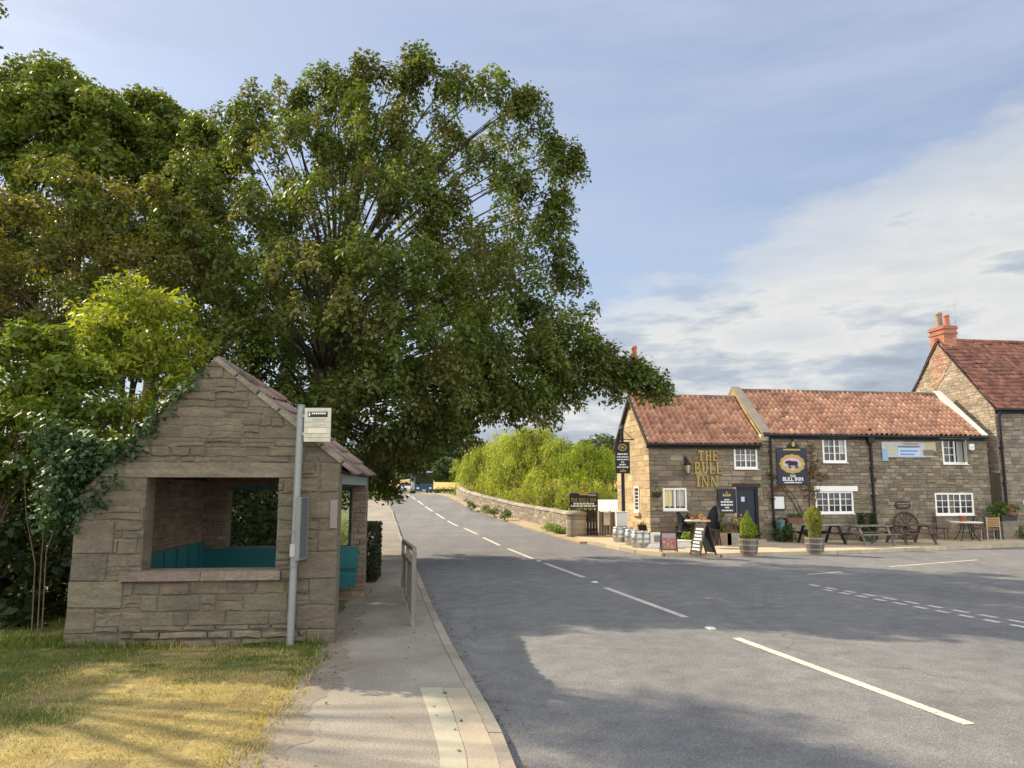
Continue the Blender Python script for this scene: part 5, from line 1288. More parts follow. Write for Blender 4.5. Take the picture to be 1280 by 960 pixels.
# chalkboard, trough of flowers on pillar, blue pot
g = gp(1005, 676, .1); t = thing('chalkboard', 'grey green chalkboard standing behind the pale topped picnic table', 'chalkboard', g)
FC = lambda s, h, d: Vector((g.x,g.y,g.z))+PU*s+PN*(d-h*.1)+Vector((0,0,h))
mb = MB(); mb.box((-.19,.45,-.01),(.2,1.0,.01),(.16,.19,.2),FC); mb.build('board', M['plain'], t)
mb = MB()
for bx in ((-.23,0,-.19,1.04),(.2,0,.24,1.04),(-.19,1.0,.2,1.04),(-.19,.41,.2,.45)): mb.box((bx[0],bx[1],-.02),(bx[2],bx[3],.02),(1,1,1),FC)
mb.build('frame', M['darkwood'], t)
g = gp(988, 676, .1); t = thing('flower_trough', 'dark red flower trough raised on a stone block below the menu case', 'planter', g)
FC2 = lambda s, h, d: Vector((g.x,g.y,g.z))+PU*s+PN*d+Vector((0,0,h))
mb = MB(); mb.box((-.2,0,-.14),(.25,.68,.14),(.27,.22,.15),FC2); mb.build('stone_block', M['stone'], t)
mb = MB(); mb.prism([(-.34,.681),(.34,.681),(.38,.88),(-.38,.88)], FC2, -.15, .16, (.16,.06,.05), .01); mb.build('trough', M['plain'], t)
cl = [tuple(FC2(x,.98,0))+(.14,) for x in (-.25,-.08,.1,.27)]; v, c = clump_leaves(cl, 60, .03, [(.07,.13,.04),(.1,.17,.05),(.12,.14,.06)]); fast_mesh('plants', v, 4, c, M['leaf'], t)
g = gp(972, 676.5, .1); t = thing('blue_pot', 'pale blue glazed pot under the menu case', 'plant pot', g)
mb = MB(); mb.lathe([(.12,0),(.17,.25),(.15,.5),(.18,.78),(.2,.8),(.17,.8)], g, 14, (.12,.26,.33)); mb.build('body', M['gloss'], t)
v, c = clump_leaves([(g.x,g.y,g.z+.9,.16)], 60, .03, [(.06,.1,.03)]); fast_mesh('plant', v, 4, c, M['leaf'], t)
# dark box bush in a pot
g = gp(1085, 677, .1); t = thing('box_bush', 'dark green clipped box bush in a square planter beside the middle downpipe', 'bush', g)
mb = MB(); mb.box((g.x-.22,g.y-.2,g.z),(g.x+.22,g.y+.2,g.z+.4),(.03,.06,.04)); mb.build('planter', M['plain'], t)
N = 3500; C = rng.uniform(-1, 1, (N, 3)); C[:, 2] = (C[:, 2]+1)/2; k_ = np.max(np.abs(C[:, :2]), axis=1) > .6; C = C[k_]
C = C*np.array([.29,.26,.68])+np.array([g.x,g.y,g.z+.38]); v = leaf_quads(C, rng.normal(size=C.shape)+np.array([0,-.3,.5]), rng.normal(size=C.shape), np.full(len(C), .03), .6)
fast_mesh('foliage', v, 4, np.array([[.035,.06,.022]])*(1+rng.uniform(-.3,.3,(len(C),1))), M['leaf'], t)
# wagon wheel leaning on the wall
a = fa(1133, 655, .2); R = .53; t = thing('wagon_wheel', 'old wooden wagon wheel leaning against the inn wall below the plaque', 'wagon wheel', FA(a[0], .0, .25))
FW = lambda x, y, d: FA(a[0]+x, R+y, .12+(R-y)*.12+d)
mb = MB(); pts = [FW(R*math.cos(2*math.pi*i/32), R*math.sin(2*math.pi*i/32), 0) for i in range(33)]; mb.tube(pts, .035, (1.5,1.4,1.3), 6, False); mb.build('rim', M['darkwood'], t)
mb = MB(); mb.tube([FW(0,0,-.09), FW(0,0,.13)], .085, (1.4,1.3,1.2), 12); mb.build('hub', M['darkwood'], t)
for i in range(10): th_ = 2*math.pi*i/10+.2; mb = MB(); mb.tube([FW(.08*math.cos(th_),.08*math.sin(th_),0), FW((R-.03)*math.cos(th_),(R-.03)*math.sin(th_),0)], .018, (1.5,1.4,1.3), 6, False); mb.build('spoke', M['darkwood'], t)
# round white table, terracotta pot, slatted chair
g = gp(1209, 676, .1); t = thing('white_table', 'round white topped cafe table on dark iron legs below the right window', 'table', g)
mb = MB(); mb.lathe([(.56,0),(.58,.015),(.58,.03),(.56,.045)], g+Vector((0,0,.68)), 28, (.72,.70,.62)); mb.build('table_top', M['plain'], t)
for k in range(4): b_ = k*1.57+.6; mb = MB(); mb.tube(bez(g+Vector((.16*math.cos(b_),.16*math.sin(b_),.68)), g+Vector((.2*math.cos(b_),.2*math.sin(b_),.3)), g+Vector((.48*math.cos(b_),.48*math.sin(b_),0)), 5), .018, (1,1,1), 6); mb.build('leg', M['black'], t)
q = g+Vector((-.12,0,.726)); t = thing('terracotta_pot', 'small terracotta pot standing on the white cafe table', 'plant pot', q); mb = MB(); mb.lathe([(.1,0),(.13,.17),(.145,.17),(.145,.22),(.12,.22),(.1,.05)], q, 16); mb.build('pot', M['terracotta'], t)
mb = MB(); mb.lathe([(.01,.19),(.118,.19)], q, 14, (1,1,1), True, False); mb.build('soil', M['soil'], t)
t = thing('slatted_chair', 'garden chair with warm wooden slats and pale metal frame beside the white table', 'chair')
for (x, y, h) in ((-.24,-.22,.45),(.24,-.22,.45),(-.24,.24,.9),(.24,.24,.9)): mb = MB(); mb.tube([(x,y,0),(x*.96,y*.96,h)], .018, (.45,.43,.38), 6); mb.build('leg', M['plain'], t)
mb = MB(); [mb.box((-.23,-.22+i*.085,.43),(.23,-.22+i*.085+.07,.45)) for i in range(5)]; mb.build('seat', M['warmwood'], t)
mb = MB(); [mb.box((-.22,.215,.52+i*.075),(.22,.235,.58+i*.075)) for i in range(5)]; mb.build('backrest', M['warmwood'], t)
for x in (-.25,.25): mb = MB(); mb.box((x-.025,-.24,.64),(x+.025,.26,.66),(1,1,1)); mb.build('armrest', M['warmwood'], t)
place(t, 1239, 675.5, PA+2.9)
g = gp(1241, 672.5, .1); t = thing('geranium_planter', 'stone pillar planter with green leaves and red flowers at the right end of the inn', 'planter', g)
FC3 = lambda s, h, d: Vector((g.x,g.y,g.z))+PU*s+PN*d+Vector((0,0,h))
mb = MB(); mb.box((-.3,0,-.2),(.38,.72,.2),(.2,.17,.13),FC3); mb.build('stone_block', M['stone'], t)
mb = MB(); mb.prism([(-.3,.722),(.34,.722),(.4,.95),(-.36,.95)], FC3, -.18, .2, (.03,.03,.035), .01); mb.build('trough', M['plain'], t)
cl = [tuple(FC3(random.uniform(-.62,.4), random.uniform(.85,1.5), random.uniform(-.1,.2)))+(.2,) for _ in range(18)]
v, c = clump_leaves(cl, 45, .045, [(.13,.20,.04),(.09,.15,.03),(.17,.22,.05)]); fast_mesh('leaves', v, 4, c, M['leaf'], t)
v, c = clump_leaves([tuple(FC3(x,h,.24))+(.09,) for x,h in ((.05,1.15),(.25,1.3),(-.1,1.3),(.1,1.0),(.3,1.05))], 22, .03, [(.4,.06,.05),(.45,.12,.1)]); fast_mesh('flowers', v, 4, c, M['leaf'], t)
for (px, lab) in ((1172,'dark iron chair pushed under the left side of the white cafe table'),(1224,'dark iron chair behind the right side of the white cafe table')):
    t = thing('iron_chair', lab, 'chair', group='dark iron chairs at the white table')
    for (x, y, h) in ((-.2,-.2,.45),(.2,-.2,.45),(-.2,.2,.85),(.2,.2,.85)): mb = MB(); mb.tube([(x,y,0),(x*.95,y*.95,h)], .012, (1,1,1), 6); mb.build('leg', M['black'], t)
    mb = MB(); mb.lathe([(.2,.44),(.215,.45),(.2,.46)], n=16); mb.build('seat', M['black'], t)
    mb = MB(); mb.tube([(-.19,.19,.5),(-.16,.2,.9),(0,.2,.98),(.16,.2,.9),(.19,.19,.5)], .012, (1,1,1), 6); [mb.tube([(x,.195,.5),(x,.2,.9)], .007, (1,1,1), 5) for x in (-.09,0,.09)]; mb.build('backrest', M['black'], t)
    place(t, px, 674.5, PA+(.6 if px < 1200 else -.9))

# ------------------------------------------------------------------ hanging post sign, gate, shed, bridge wall
g = gp(780, 668, .1); g = Vector((at(780,668,29.3).x, 29.3, .1)); t = thing('post_sign', 'tall black post with a hanging black pub sign board left of the sunny gable', 'pub sign', g)
topz = at(780, 536, 29.3).z
mb = MB(); mb.tube([g-Vector((0,0,.1)), Vector((g.x,g.y,topz))], [.075,.06], (1,1,1), 10); mb.lathe([(.09,0),(.05,.08),(.01,.16)], (g.x,g.y,topz), 10); mb.build('post', M['black'], t)
h0 = at(777,592,29.3).z; h1 = at(777,552.5,29.3).z; xa, xb = at(768.5,570,29.3).x, at(786.5,570,29.3).x
FPo = lambda s, h, d: Vector((s, 29.3-.12-d, h))
mb = MB(); mb.bar((xa-.15,29.27,h1+.09),(xb+.2,29.27,h1+.09),.035,.035); mb.bar((g.x,29.3,h1+.5),(xb+.15,29.27,h1+.1),.02,.02); mb.build('bracket', M['black'], t)
mb = MB(); mb.box((xa,h0,0),(xb,h1,.04),(1,1,1),FPo); bd = mb.build('hanging_board', M['black'], t)
cx = (xa+xb)/2; W_ = xb-xa; H_ = h1-h0; mb = MB(); ellipse_ring(mb, FPo, cx, h0+H_*.82, W_*.3, H_*.11, .035, .0405, .006); crown(mb, FPo, cx, h0+H_*.1, W_*.4, H_*.08, .0405); mb.build('gold_emblem', M['gold'], bd)
mb = MB(); bull(mb, FPo, cx, h0+H_*.82, W_*.26, .041, (.4,.3,.1)); mb.build('bull_picture', M['plain'], bd)
mb = MB()
for i, (hh, w, th_) in enumerate(((.61,.7,.06),(.52,.8,.045),(.44,.8,.045),(.36,.2,.05),(.28,.5,.05),(.2,.8,.05))): word_bars(mb, FPo, cx-W_*w/2, cx+W_*w/2, h0+H_*hh, th_, .0405, seed=70+i)
mb.build('lettering', M['letterwhite'], bd)

gY = 32.9
t = thing('gate_sign', 'wide black inn sign with gold lettering raised on posts above the dark gate', 'sign', Vector((at(729,640,gY).x, gY, .1)))
FGs = lambda s, h, d: Vector((s, gY-.15-d, h))
xa, xb = at(711.5,620,gY).x, at(746.5,620,gY).x; h0, h1 = at(729,634.5,gY).z, at(729,616.5,gY).z
mb = MB(); mb.box((xa,h0,0),(xb,h1,.04),(1,1,1),FGs); bd = mb.build('board', M['black'], t)
for x in (xa+.08, xb-.06): mb = MB(); mb.box((x-.04,.0,-.08),(x+.04,h1,-.001),(1,1,1),FGs); mb.build('post', M['darkwood'], t)
cx = (xa+xb)/2; W_ = xb-xa; H_ = h1-h0
mb = MB(); serif_word(mb, 'THE', FGs, xa+W_*.05, xa+W_*.29, h0+H_*.42, h0+H_*.66, .0405, .006); serif_word(mb, 'BULL', FGs, xa+W_*.34, xa+W_*.68, h0+H_*.42, h0+H_*.66, .0405, .006); serif_word(mb, 'INN', FGs, xa+W_*.73, xa+W_*.95, h0+H_*.42, h0+H_*.66, .0405, .006); mb.build('gold_lettering', M['gold'], bd)
mb = MB(); crown(mb, FGs, cx, h1+.03, W_*.3, .22, .0405); mb.build('gold_crown', M['gold'], bd)
mb = MB(); word_bars(mb, FGs, xa+W_*.13, xa+W_*.87, h0+H_*.28, .075, .0405, seed=81); mb.build('white_lettering', M['letterwhite'], bd)
mb = MB(); word_bars(mb, FGs, xa+W_*.04, xa+W_*.95, h0+H_*.12, .075, .0405, seed=82); mb.build('white_lettering', M['letterwhite'], bd)
mb = MB(); mb.box((xa+W_*.66,h1-.12,.0405),(xa+W_*.95,h1-.03,.043),(.25,.27,.35),FGs); mb.build('picture_panel', M['plain'], bd)
t = thing('board_gate', 'dark brown boarded gate below the raised inn sign', 'gate', Vector((at(736,674,gY).x, gY, .1)))
xa, xb = at(725.5,650,gY).x, at(747.5,650,gY).x; h1 = at(736,637,gY).z; FGt = lambda s, h, d: Vector((s, gY+.02-d, h))
mb = MB(); n = 6
for i in range(n): mb.box((xa+(xb-xa)*i/n+.006,.12,0),(xa+(xb-xa)*(i+1)/n-.006,h1-.02*(i%2),.03),(1+random.uniform(-.2,.2),)*3,FGt)
mb.build('boards', M['darkwood'], t); mb = MB(); [mb.box((xa,h,-.04),(xb,h+.1,-.001),(1,1,1),FGt) for h in (.3,.9)]; mb.build('braces', M['darkwood'], t)
xc, xd = at(748,650,gY).x, at(768.5,650,gY).x; h2 = at(758,640,gY).z
t = thing('board_fence', 'grey board fence panel between the dark gate and the inn gable', 'fence', Vector(((xc+xd)/2, gY, .1)))
mb = MB(); n = 6
for i in range(n):
    hh = h2 if i in (0,1,4,5) else h2-.55
    mb.box((xc+(xd-xc)*i/n+.005,.12,0),(xc+(xd-xc)*(i+1)/n-.005,hh,.025),(1+random.uniform(-.2,.2),)*3,FGt)
mb.build('boards', M['timber'], t)
for x in (xc+.03, xd-.2): mb = MB(); mb.box((x-.03,0,.026),(x+.03,h2+.05,.08),(2.2,2.1,1.9),FGt); mb.build('post', M['timber'], t)
sY = 37.5; xa = at(748,640,sY).x; t = thing('garden_shed', 'small pale shed with a white ribbed roof behind the board fence', 'shed', Vector((xa+1, sY, -.8)))
he, hr = at(758,640.5,sY).z, at(758,626,sY).z; xs_ = at(754,626,sY).x; xe_ = xa+2.6
mb = MB(); mb.box((xa+.12,sY+.15,-1.4),(xe_-.1,sY+2.2,he),(.66,.60,.50)); mb.build('wall', M['plain'], t)
mb = MB(); n = 26
for i in range(n):
    x0, x1 = xa+(xe_-xa)*i/n, xa+(xe_-xa)*(i+.75)/n; k0 = (xs_-xa)*(1-i/n)
    for (y0,y1) in ((sY,sY+1.2),): mb.hexa([(x0,y0,he-.02),(x1,y0,he-.02),(x1+k0*.5,sY+1.2,hr-.02),(x0+k0*.5,sY+1.2,hr-.02),(x0,y0,he+.04),(x1,y0,he+.04),(x1+k0*.5,sY+1.2,hr+.04),(x0+k0*.5,sY+1.2,hr+.04)],(.74,.70,.68))
mb.hexa([(xa,sY+.01,he-.03),(xe_,sY+.01,he-.03),(xe_,sY+1.2,hr-.03),(xs_,sY+1.2,hr-.03),(xa,sY+.01,he),(xe_,sY+.01,he),(xe_,sY+1.2,hr),(xs_,sY+1.2,hr)],(.66,.62,.6))
mb.hexa([(xs_,sY+1.21,hr-.03),(xe_,sY+1.21,hr-.03),(xe_,sY+2.4,he-.03),(xa,sY+2.4,he-.03),(xs_,sY+1.21,hr),(xe_,sY+1.21,hr),(xe_,sY+2.4,he),(xa,sY+2.4,he)],(.66,.62,.6))
mb.build('roof', M['plain'], t)
# bridge wall
par = thing('bridge_wall', 'long curving stone bridge wall with rounded coping and end pier beside the road', 'wall', (2.6, 33, 0))
yy = 32.9; line = []
while yy < 67.5: line.append(Vector((parax(yy), yy, prof(yy)))); yy += .75
cum = [0]
for a, b in zip(line, line[1:]): cum.append(cum[-1]+(b-a).length)
def FBW(s, h, d):
    s = max(0, min(cum[-1]-1e-4, s)); i = max(q for q in range(len(cum)-1) if cum[q] <= s); t_ = (s-cum[i])/(cum[i+1]-cum[i]); p = line[i].lerp(line[i+1], t_)
    dr = (line[i+1]-line[i]); nn = Vector((-dr.y, dr.x, 0)).normalized(); return p+nn*d+Vector((0,0,h))
BW = [(0.255, 0.2162, 0.1575), (0.289, 0.2484, 0.1837), (0.221, 0.184, 0.1418), (0.3145, 0.276, 0.21), (0.238, 0.1932, 0.1575)]
mb = MB(); hw_ = .88; s = 0
while s < cum[-1]-.8:
    e = s+.75; p = [FBW(s,-.3,0),FBW(e,-.3,0),FBW(e,-.3,-.38),FBW(s,-.3,-.38),FBW(s,hw_,0),FBW(e,hw_,0),FBW(e,hw_,-.38),FBW(s,hw_,-.38)]
    mb.hexa([p[1],p[0],p[3],p[2],p[5],p[4],p[7],p[6]], (.2,.165,.11)); s = e
FBr = lambda s, h, d: FBW(cum[-1]-.8-s, h, d)
stones(mb, [(0,-.1),(cum[-1]-.8,-.1),(cum[-1]-.8,hw_),(0,hw_)], [], FBr, BW, (.14,.22), (.3,.6), .014, (.008,.03), .014, .008)
mb.build('wall_face', M['pubstone'], par)
mb = MB(); s = 0
while s < cum[-1]-.9:
    e = s+random.uniform(.6,.9); c = pick([(.25,.225,.17),(.29,.26,.2),(.21,.19,.15)], .12); P = []
    for q in (s, min(e-.012, cum[-1]-.81)):
        for k in range(7): th_ = math.pi*k/6; P.append(FBW(q, hw_+.001+.15*math.sin(th_), -.19+.26*math.cos(th_)))
    mb.add(P, [(k,k+1,7+k+1,7+k) for k in range(6)]+[tuple(range(7))[::-1], tuple(range(7,14))], c, False); s = e
mb.build('coping', M['stone'], par)
pc = Vector((2.72, 32.75, 0)); mb = MB()
for k in range(5):
    mb.lathe([(.42,.0+k*.2),(.43,.02+k*.2),(.43,.185+k*.2),(.42,.197+k*.2)], pc-Vector((0,0,.02)), 14, pick(BW,.15), False)
mb.lathe([(.46,.98),(.47,1.02),(.40,1.10),(.2,1.16),(.02,1.17)], pc, 16, (.27,.23,.165)); mb.build('end_pier', M['pubstone'], par)

# ------------------------------------------------------------------ distant vehicles
bx = at(530, 610, 118); bg = Vector((bx.x, 118, prof(118))); t = thing('single_deck_bus', 'blue single deck bus with a pale roof coming over the bridge far down the road', 'bus', bg)
rz = math.radians(12); cb, sb = math.cos(rz), math.sin(rz)
BF = lambda x, y, z: bg+Vector((x*cb-y*sb, x*sb+y*cb, z))
K = 1.15
mb = MB(); mb.box((-1.25*K,0,.35),(1.25*K,10,1.35*K),(.012,.045,.09),BF); mb.box((-1.25*K,.0,2.45*K),(1.25*K,10,2.8*K),(.02,.07,.14),BF); mb.box((-1.25*K,.35,1.35*K),(1.25*K,10,2.45*K),(.015,.02,.03),BF)
for x in (-1.25*K, 1.13*K): mb.box((x,.02,1.35*K),(x+.12*K,.35,2.45*K),(.012,.045,.09),BF)
mb.build('body', M['gloss'], t)
mb = MB(); mb.box((-1.1*K,.05,1.36*K),(1.1*K,.2,2.44*K),(1,1,1),BF); mb.build('windscreen', M['glass'], t)
mb = MB(); mb.box((-1.2*K,.1,2.801*K),(1.2*K,9.9,3.0*K),(.5,.56,.62),BF); mb.build('roof', M['gloss'], t)
mb = MB(); mb.box((-.8,-.02,2.5*K),(.8,-.001,2.72*K),(.03,.03,.03),BF); mb.build('destination_display', M['plain'], t)
for x in (-.95,.95): mb = MB(); mb.box((x-.17,-.04,.75),(x+.17,-.001,.98),(.7,.7,.68),BF); mb.build('headlight', M['gloss'], t)
mb = MB(); mb.box((-.26,-.03,.5),(.26,-.001,.62),(.7,.7,.65),BF); mb.build('number_plate', M['plain'], t)
for x in (-1.1,1.1):
    for y in (2.2,7.5): mb = MB(); mb.tube([BF(x*K-.13,y,.48),BF(x*K+.13,y,.48)], .48, (.02,.02,.02), 14); mb.build('wheel', M['plain'], t)
cg = at(505, 612, 100); cg = Vector((cg.x, 100, prof(100))); t = thing('parked_car', 'pale car partly hidden behind hanging leaves beside the far bus', 'car', cg)
CF = lambda x, y, z: cg+Vector((x, y, z))
prof_c = [(0,.35),(0,.8),(.2,.9),(1.1,1.0),(1.7,1.45),(3.2,1.48),(3.9,1.05),(4.2,.95),(4.25,.4)]
mb = MB(); P = [CF(-.85,a,b) for a,b in prof_c]+[CF(.85,a,b) for a,b in prof_c]; n = len(prof_c)
mb.add(P, [(i,i+1,n+i+1,n+i) for i in range(n-1)]+[tuple(range(n))[::-1], tuple(range(n,2*n)), (n-1,0,n,2*n-1)], (.42,.42,.38)); mb.build('body', M['gloss'], t)
mb = MB(); mb.hexa([CF(-.75,1.13,1.03),CF(.75,1.13,1.03),CF(.7,1.68,1.4),CF(-.7,1.68,1.4),CF(-.75,1.10,1.05),CF(.75,1.10,1.05),CF(.7,1.64,1.43),CF(-.7,1.64,1.43)]); mb.build('windscreen', M['glass'], t)
for x in (-.62,.62): mb = MB(); mb.box((x-.14,-.03,.62),(x+.14,-.001,.78),(.75,.75,.7),CF); mb.build('headlight', M['gloss'], t)
for x in (-.8,.8):
    for y in (.8,3.4): mb = MB(); mb.tube([CF(x-.1,y,.32),CF(x+.1,y,.32)], .32, (.02,.02,.02), 12); mb.build('wheel', M['plain'], t)
# ================================================================== TREES AND PLANTS
BE = [(0.1003, 0.1234, 0.0286), (0.1213, 0.1395, 0.0342), (0.0843, 0.1098, 0.0247), (0.1318, 0.1293, 0.04), (0.1055, 0.1395, 0.0266)]
beech_l = [
 # px, py, depth, radius(px)
 (350,135,22,42),(395,112,22,40),(440,105,22.5,42),(490,95,22,40),(530,88,21.5,34),(580,112,22,42),(640,125,22,42),(672,160,22,36),(690,205,22,30),
 (312,190,21,44),(375,185,20,50),(440,180,20,48),(505,165,20.5,46),(560,190,23,44),(655,245,22.5,44),(688,300,22,34),(620,300,21,50),
 (280,250,20,48),(340,260,19,52),(410,265,18.5,54),(480,260,18.5,54),(545,265,19.5,50),
 (250,320,19,44),(310,335,18,52),(380,340,17.5,56),(450,345,17.2,58),(525,340,17.5,56),(595,365,18.5,54),(655,370,20.5,46),
 (708,352,22.5,30),(722,395,22.5,24),(700,330,23,26),
 (290,400,18,48),(360,410,17.5,54),(430,420,17,56),(505,415,16.8,58),(575,430,17.5,56),(640,430,19.5,48),(690,440,21,40),(730,450,22,34),(768,462,22,28),(800,474,22,20),(822,484,22,13),
 (350,470,19,46),(420,485,18,50),(490,490,17,52),(555,490,17.5,48),(610,475,19,42),(660,485,20,34),(705,492,21.5,26),
 (430,545,20,42),(490,555,20,42),(530,535,19,38),(472,603,23,32),(500,572,22,24),
 (250,430,19,44),(300,455,18,44),(270,470,20,40),(330,500,18.5,44),(380,520,18,46),(440,510,17,44),(500,530,18,42),(545,530,18,38),(590,500,18.5,36),(470,570,21,40),(520,565,21.5,32),(455,610,24,36),(484,614,23,16),(420,590,22,44),(370,560,21,44),(320,540,21,44),(230,370,19,46),(230,290,19.5,44),(255,215,21,38),(300,150,22,30),
 (580,455,19,44),(620,465,20,42),(660,450,20.5,42),(700,455,21,36),(640,500,20.5,36),(590,520,20,34),(550,545,21,34),(680,495,21,30),(740,470,21.5,30),(775,480,22,22),(790,462,22,18),(610,420,21,48),(670,400,21.5,40),(560,400,19,50),(500,460,18,48),
 (735,440,21.5,32),(728,475,21.5,30),(752,458,22,28),(700,470,21,34),(610,490,20,42),(650,512,20,30),(570,525,20.5,32),(670,505,21,26),(560,290,20,46),(590,330,19.5,46),(380,400,26.5,60),(330,430,26.5,58),(420,330,26.5,60),(300,380,26.5,58),(400,450,25.5,60),(450,420,26,60),(500,210,20,46),(470,160,21,44),(420,150,21,44),
 (330,120,22.5,26),(460,75,22,22),(525,70,22,20),(415,85,22,18),(560,95,22,26),(610,100,22.5,28),(655,115,22.5,26),(700,185,22.5,20),(716,200,22.5,12),(700,250,22.5,20),(690,270,22.5,20),
 (420,230,25,60),(520,230,26,60),(600,200,25,46),(360,300,25,60),(460,350,26,70),(560,380,26,66),(640,330,25.5,50),(420,460,26,60),(540,480,26,56),
]
bl = [L(q[0], q[1]+(12 if q[1] < 135 else 0), q[2], q[3]) for q in beech_l]
tree('beech_tree', 'huge spreading beech tree overhanging the road from behind the bus shelter', (-6.2, 23, .1), bl, .62, M['leaf'], BE, dens=10.5, crad=.42, per=150, size=.062, droop=1.25, flat=.85, twigs=2, hang=1.0, limbr=.8, shell=(.45,1.1), aspect=.62, barkc=(.38,.38,.35), clvar=.3)
# tall trees on the left edge
SY = [(0.121, 0.1513, 0.0286), (0.1452, 0.1755, 0.0308), (0.1029, 0.1331, 0.0275), (0.1633, 0.1876, 0.033)]
l1 = [L(*q) for q in ((25,118,27,44),(75,122,27,46),(45,165,26,60),(110,150,26,56),(-30,130,27,60),(-20,220,26,70),(60,240,26,64),(120,220,25.5,56),(-60,300,26,70),(20,320,27,70),(100,320,27,70),(60,180,29,70))]
tree('sycamore_tree', 'tall dark green tree at the far left rising above the other crowns', (-19, 27, .3), l1, .5, M['leaf'], SY, dens=15, crad=.58, per=110, size=.092, droop=.4, group='tall trees on the left', twigs=4)
l2 = [L(*q) for q in ((150,150,28,42),(195,145,28,40),(225,170,27.5,38),(265,180,26,36),(285,215,25,40),(165,195,27,54),(225,220,27,46),(255,210,28,40),(190,270,27,60),(250,280,28,50),(170,340,28,66),(270,360,29,60),(220,200,30,60))]
tree('sycamore_tree', 'tall green tree with sunlit top between the far left tree and the beech', (-13.5, 28, .3), l2, .45, M['leaf'], [(.115,.14,.025),(.10,.125,.022),(.13,.155,.03)], dens=15, crad=.58, per=110, size=.092, droop=.4, group='tall trees on the left', twigs=4)
CO = [(0.1334, 0.1247, 0.0342), (0.1174, 0.119, 0.0304), (0.1547, 0.1338, 0.0399), (0.1227, 0.1474, 0.0304)]
l3 = [L(*q) for q in ((60,210,19,34),(95,240,18.5,40),(30,270,18.5,46),(140,270,18.5,44),(190,245,19,38),(215,290,19,40),(75,320,18,54),(150,330,18,50),(10,350,18,54),(225,330,19,44),(190,380,18.5,46),(100,390,18,54),(30,420,18,54),(-30,330,18.5,60),(160,440,18.5,50),(15,385,19.5,46),(60,390,19.5,46),(110,375,19.5,44),(40,440,19.5,50),(100,440,19,46),(-20,400,19.5,50))]
tree('copper_tree', 'brownish green young beech tree left of the big beech, thin bare stem showing', (-10.8, 18.6, .2), l3, .24, M['leaf'], CO, dens=18, crad=.42, per=86, size=.062, droop=.6, twigs=6, limbr=.8, shell=(.3,1.0))
# bright shrub trees behind the shelter roof
BR_ = [(.20,.235,.026),(.24,.265,.03),(.155,.195,.024),(.28,.295,.036)]
l4 = [L(*q) for q in ((165,385,14.5,42),(205,400,14.5,40),(140,425,14,48),(195,450,14,50),(230,440,14.5,34),(150,480,13.5,48),(110,455,13.5,44),(215,495,14,40),(175,520,13.5,40),(245,480,15,30),(170,440,15.5,50),(130,400,15,40))]
tree('ash_sapling', 'bright yellow green young ash tree behind the shelter roof', (-7.3, 14.3, .15), l4, .13, M['leafbright'], BR_, dens=44, crad=.34, per=60, size=.066, droop=.5, twigs=5, aspect=.38, hang=.6, cat='tree')
l5 = [L(*q) for q in ((60,440,12.5,42),(20,450,12.5,46),(95,480,12.3,42),(40,500,12,52),(-20,500,12.5,50),(80,530,11.8,46),(20,545,12,46),(125,520,12,36),(-15,580,12,44),(30,600,12.2,34))]
tree('hazel_bush', 'mid green leafy bush with thin bare stems at the left edge beside the ivy', (-8.2, 12.2, .15), l5, .09, M['leafbright'], [(.13,.165,.024),(.16,.195,.027),(.10,.135,.022)], dens=48, crad=.3, per=60, size=.064, droop=.5, twigs=6, aspect=.5, cat='bush', fork=.15)
# thin bare stems at the left
t = thing('bare_stems', 'pale thin bare stems rising from the dark undergrowth left of the shelter', 'shrub', (-7.0, 10.9, .12))
mb = MB()
for (x0,y0,x1,y1) in ((44,705,30,590),(58,690,96,590),(52,696,66,575)):
    a, b = at(x0,y0,10.75), at(x1,y1,10.8); a0 = Vector((a.x*.98-.1, a.y, .1)); mb.tube([a0, a, a.lerp(b,.5)+Vector((random.uniform(-.06,.06),0,0)), b], [.010,.009,.007,.004], (1.3,1.25,1.1), 6)
mb.build('stems', M['bark'], t)
# tree just outside the left edge: its shade lies across the lawn
l6 = [(-11.2,11.6,4.6,1.5),(-12.4,11.2,5.6,1.5),(-10.8,10.6,5.2,1.1),(-13.2,12,4.2,1.5),(-11.8,12.8,5.8,1.4),(-14.0,11,6.6,1.4),(-12.6,9.6,4.4,1.2),(-11.6,11.0,3.2,1.1),(-14.6,10,7.8,1.2),(-16,10,8.6,1.4),(-12.3,14.5,12.5,1.0),(-12.6,15.6,12.2,1.0),(-13.3,15.6,13.6,1.1),(-13.0,16.2,13.3,.9),(-13.8,16.8,13,1.0),(-12.2,13.2,12.6,.9),(-13.2,14.2,13.4,1.1)]
tree('field_maple', 'green tree beyond the left edge whose shade falls across the lawn', (-13.2, 12.6, .15), l6, .2, M['leaf'], SY, dens=16, crad=.45, per=60, size=.07, droop=.5, twigs=4)
# ivy over the left slope and corner of the shelter
IV = [(0.0403, 0.0747, 0.0299), (0.0517, 0.092, 0.0322), (0.0345, 0.0633, 0.0276), (0.069, 0.115, 0.0391)]
cl = []
def ivy_at(px, py, d, r): a = fs(px, py); p = FS(a[0], a[1], d); cl.append((p.x, p.y, p.z, r))
for i in range(46):
    t_ = random.random(); px = 265+(130-265)*t_; py = 455+(588-455)*t_; w = 3+20*t_
    ivy_at(px+random.uniform(-w,w*.5), py+random.uniform(-w*.5,w*.85), random.uniform(-.25,.1), random.uniform(.08,.15)+.07*t_)
for i in range(40): ivy_at(random.gauss(104,22), random.gauss(592,22), random.uniform(-.4,.1), random.uniform(.14,.26))
for i in range(40): ivy_at(random.gauss(70,34), random.gauss(590,34), random.uniform(-.8,.0), random.uniform(.18,.3))
for i in range(12): ivy_at(random.gauss(90,6), random.uniform(600,660), random.uniform(-.1,.06), random.uniform(.08,.14))
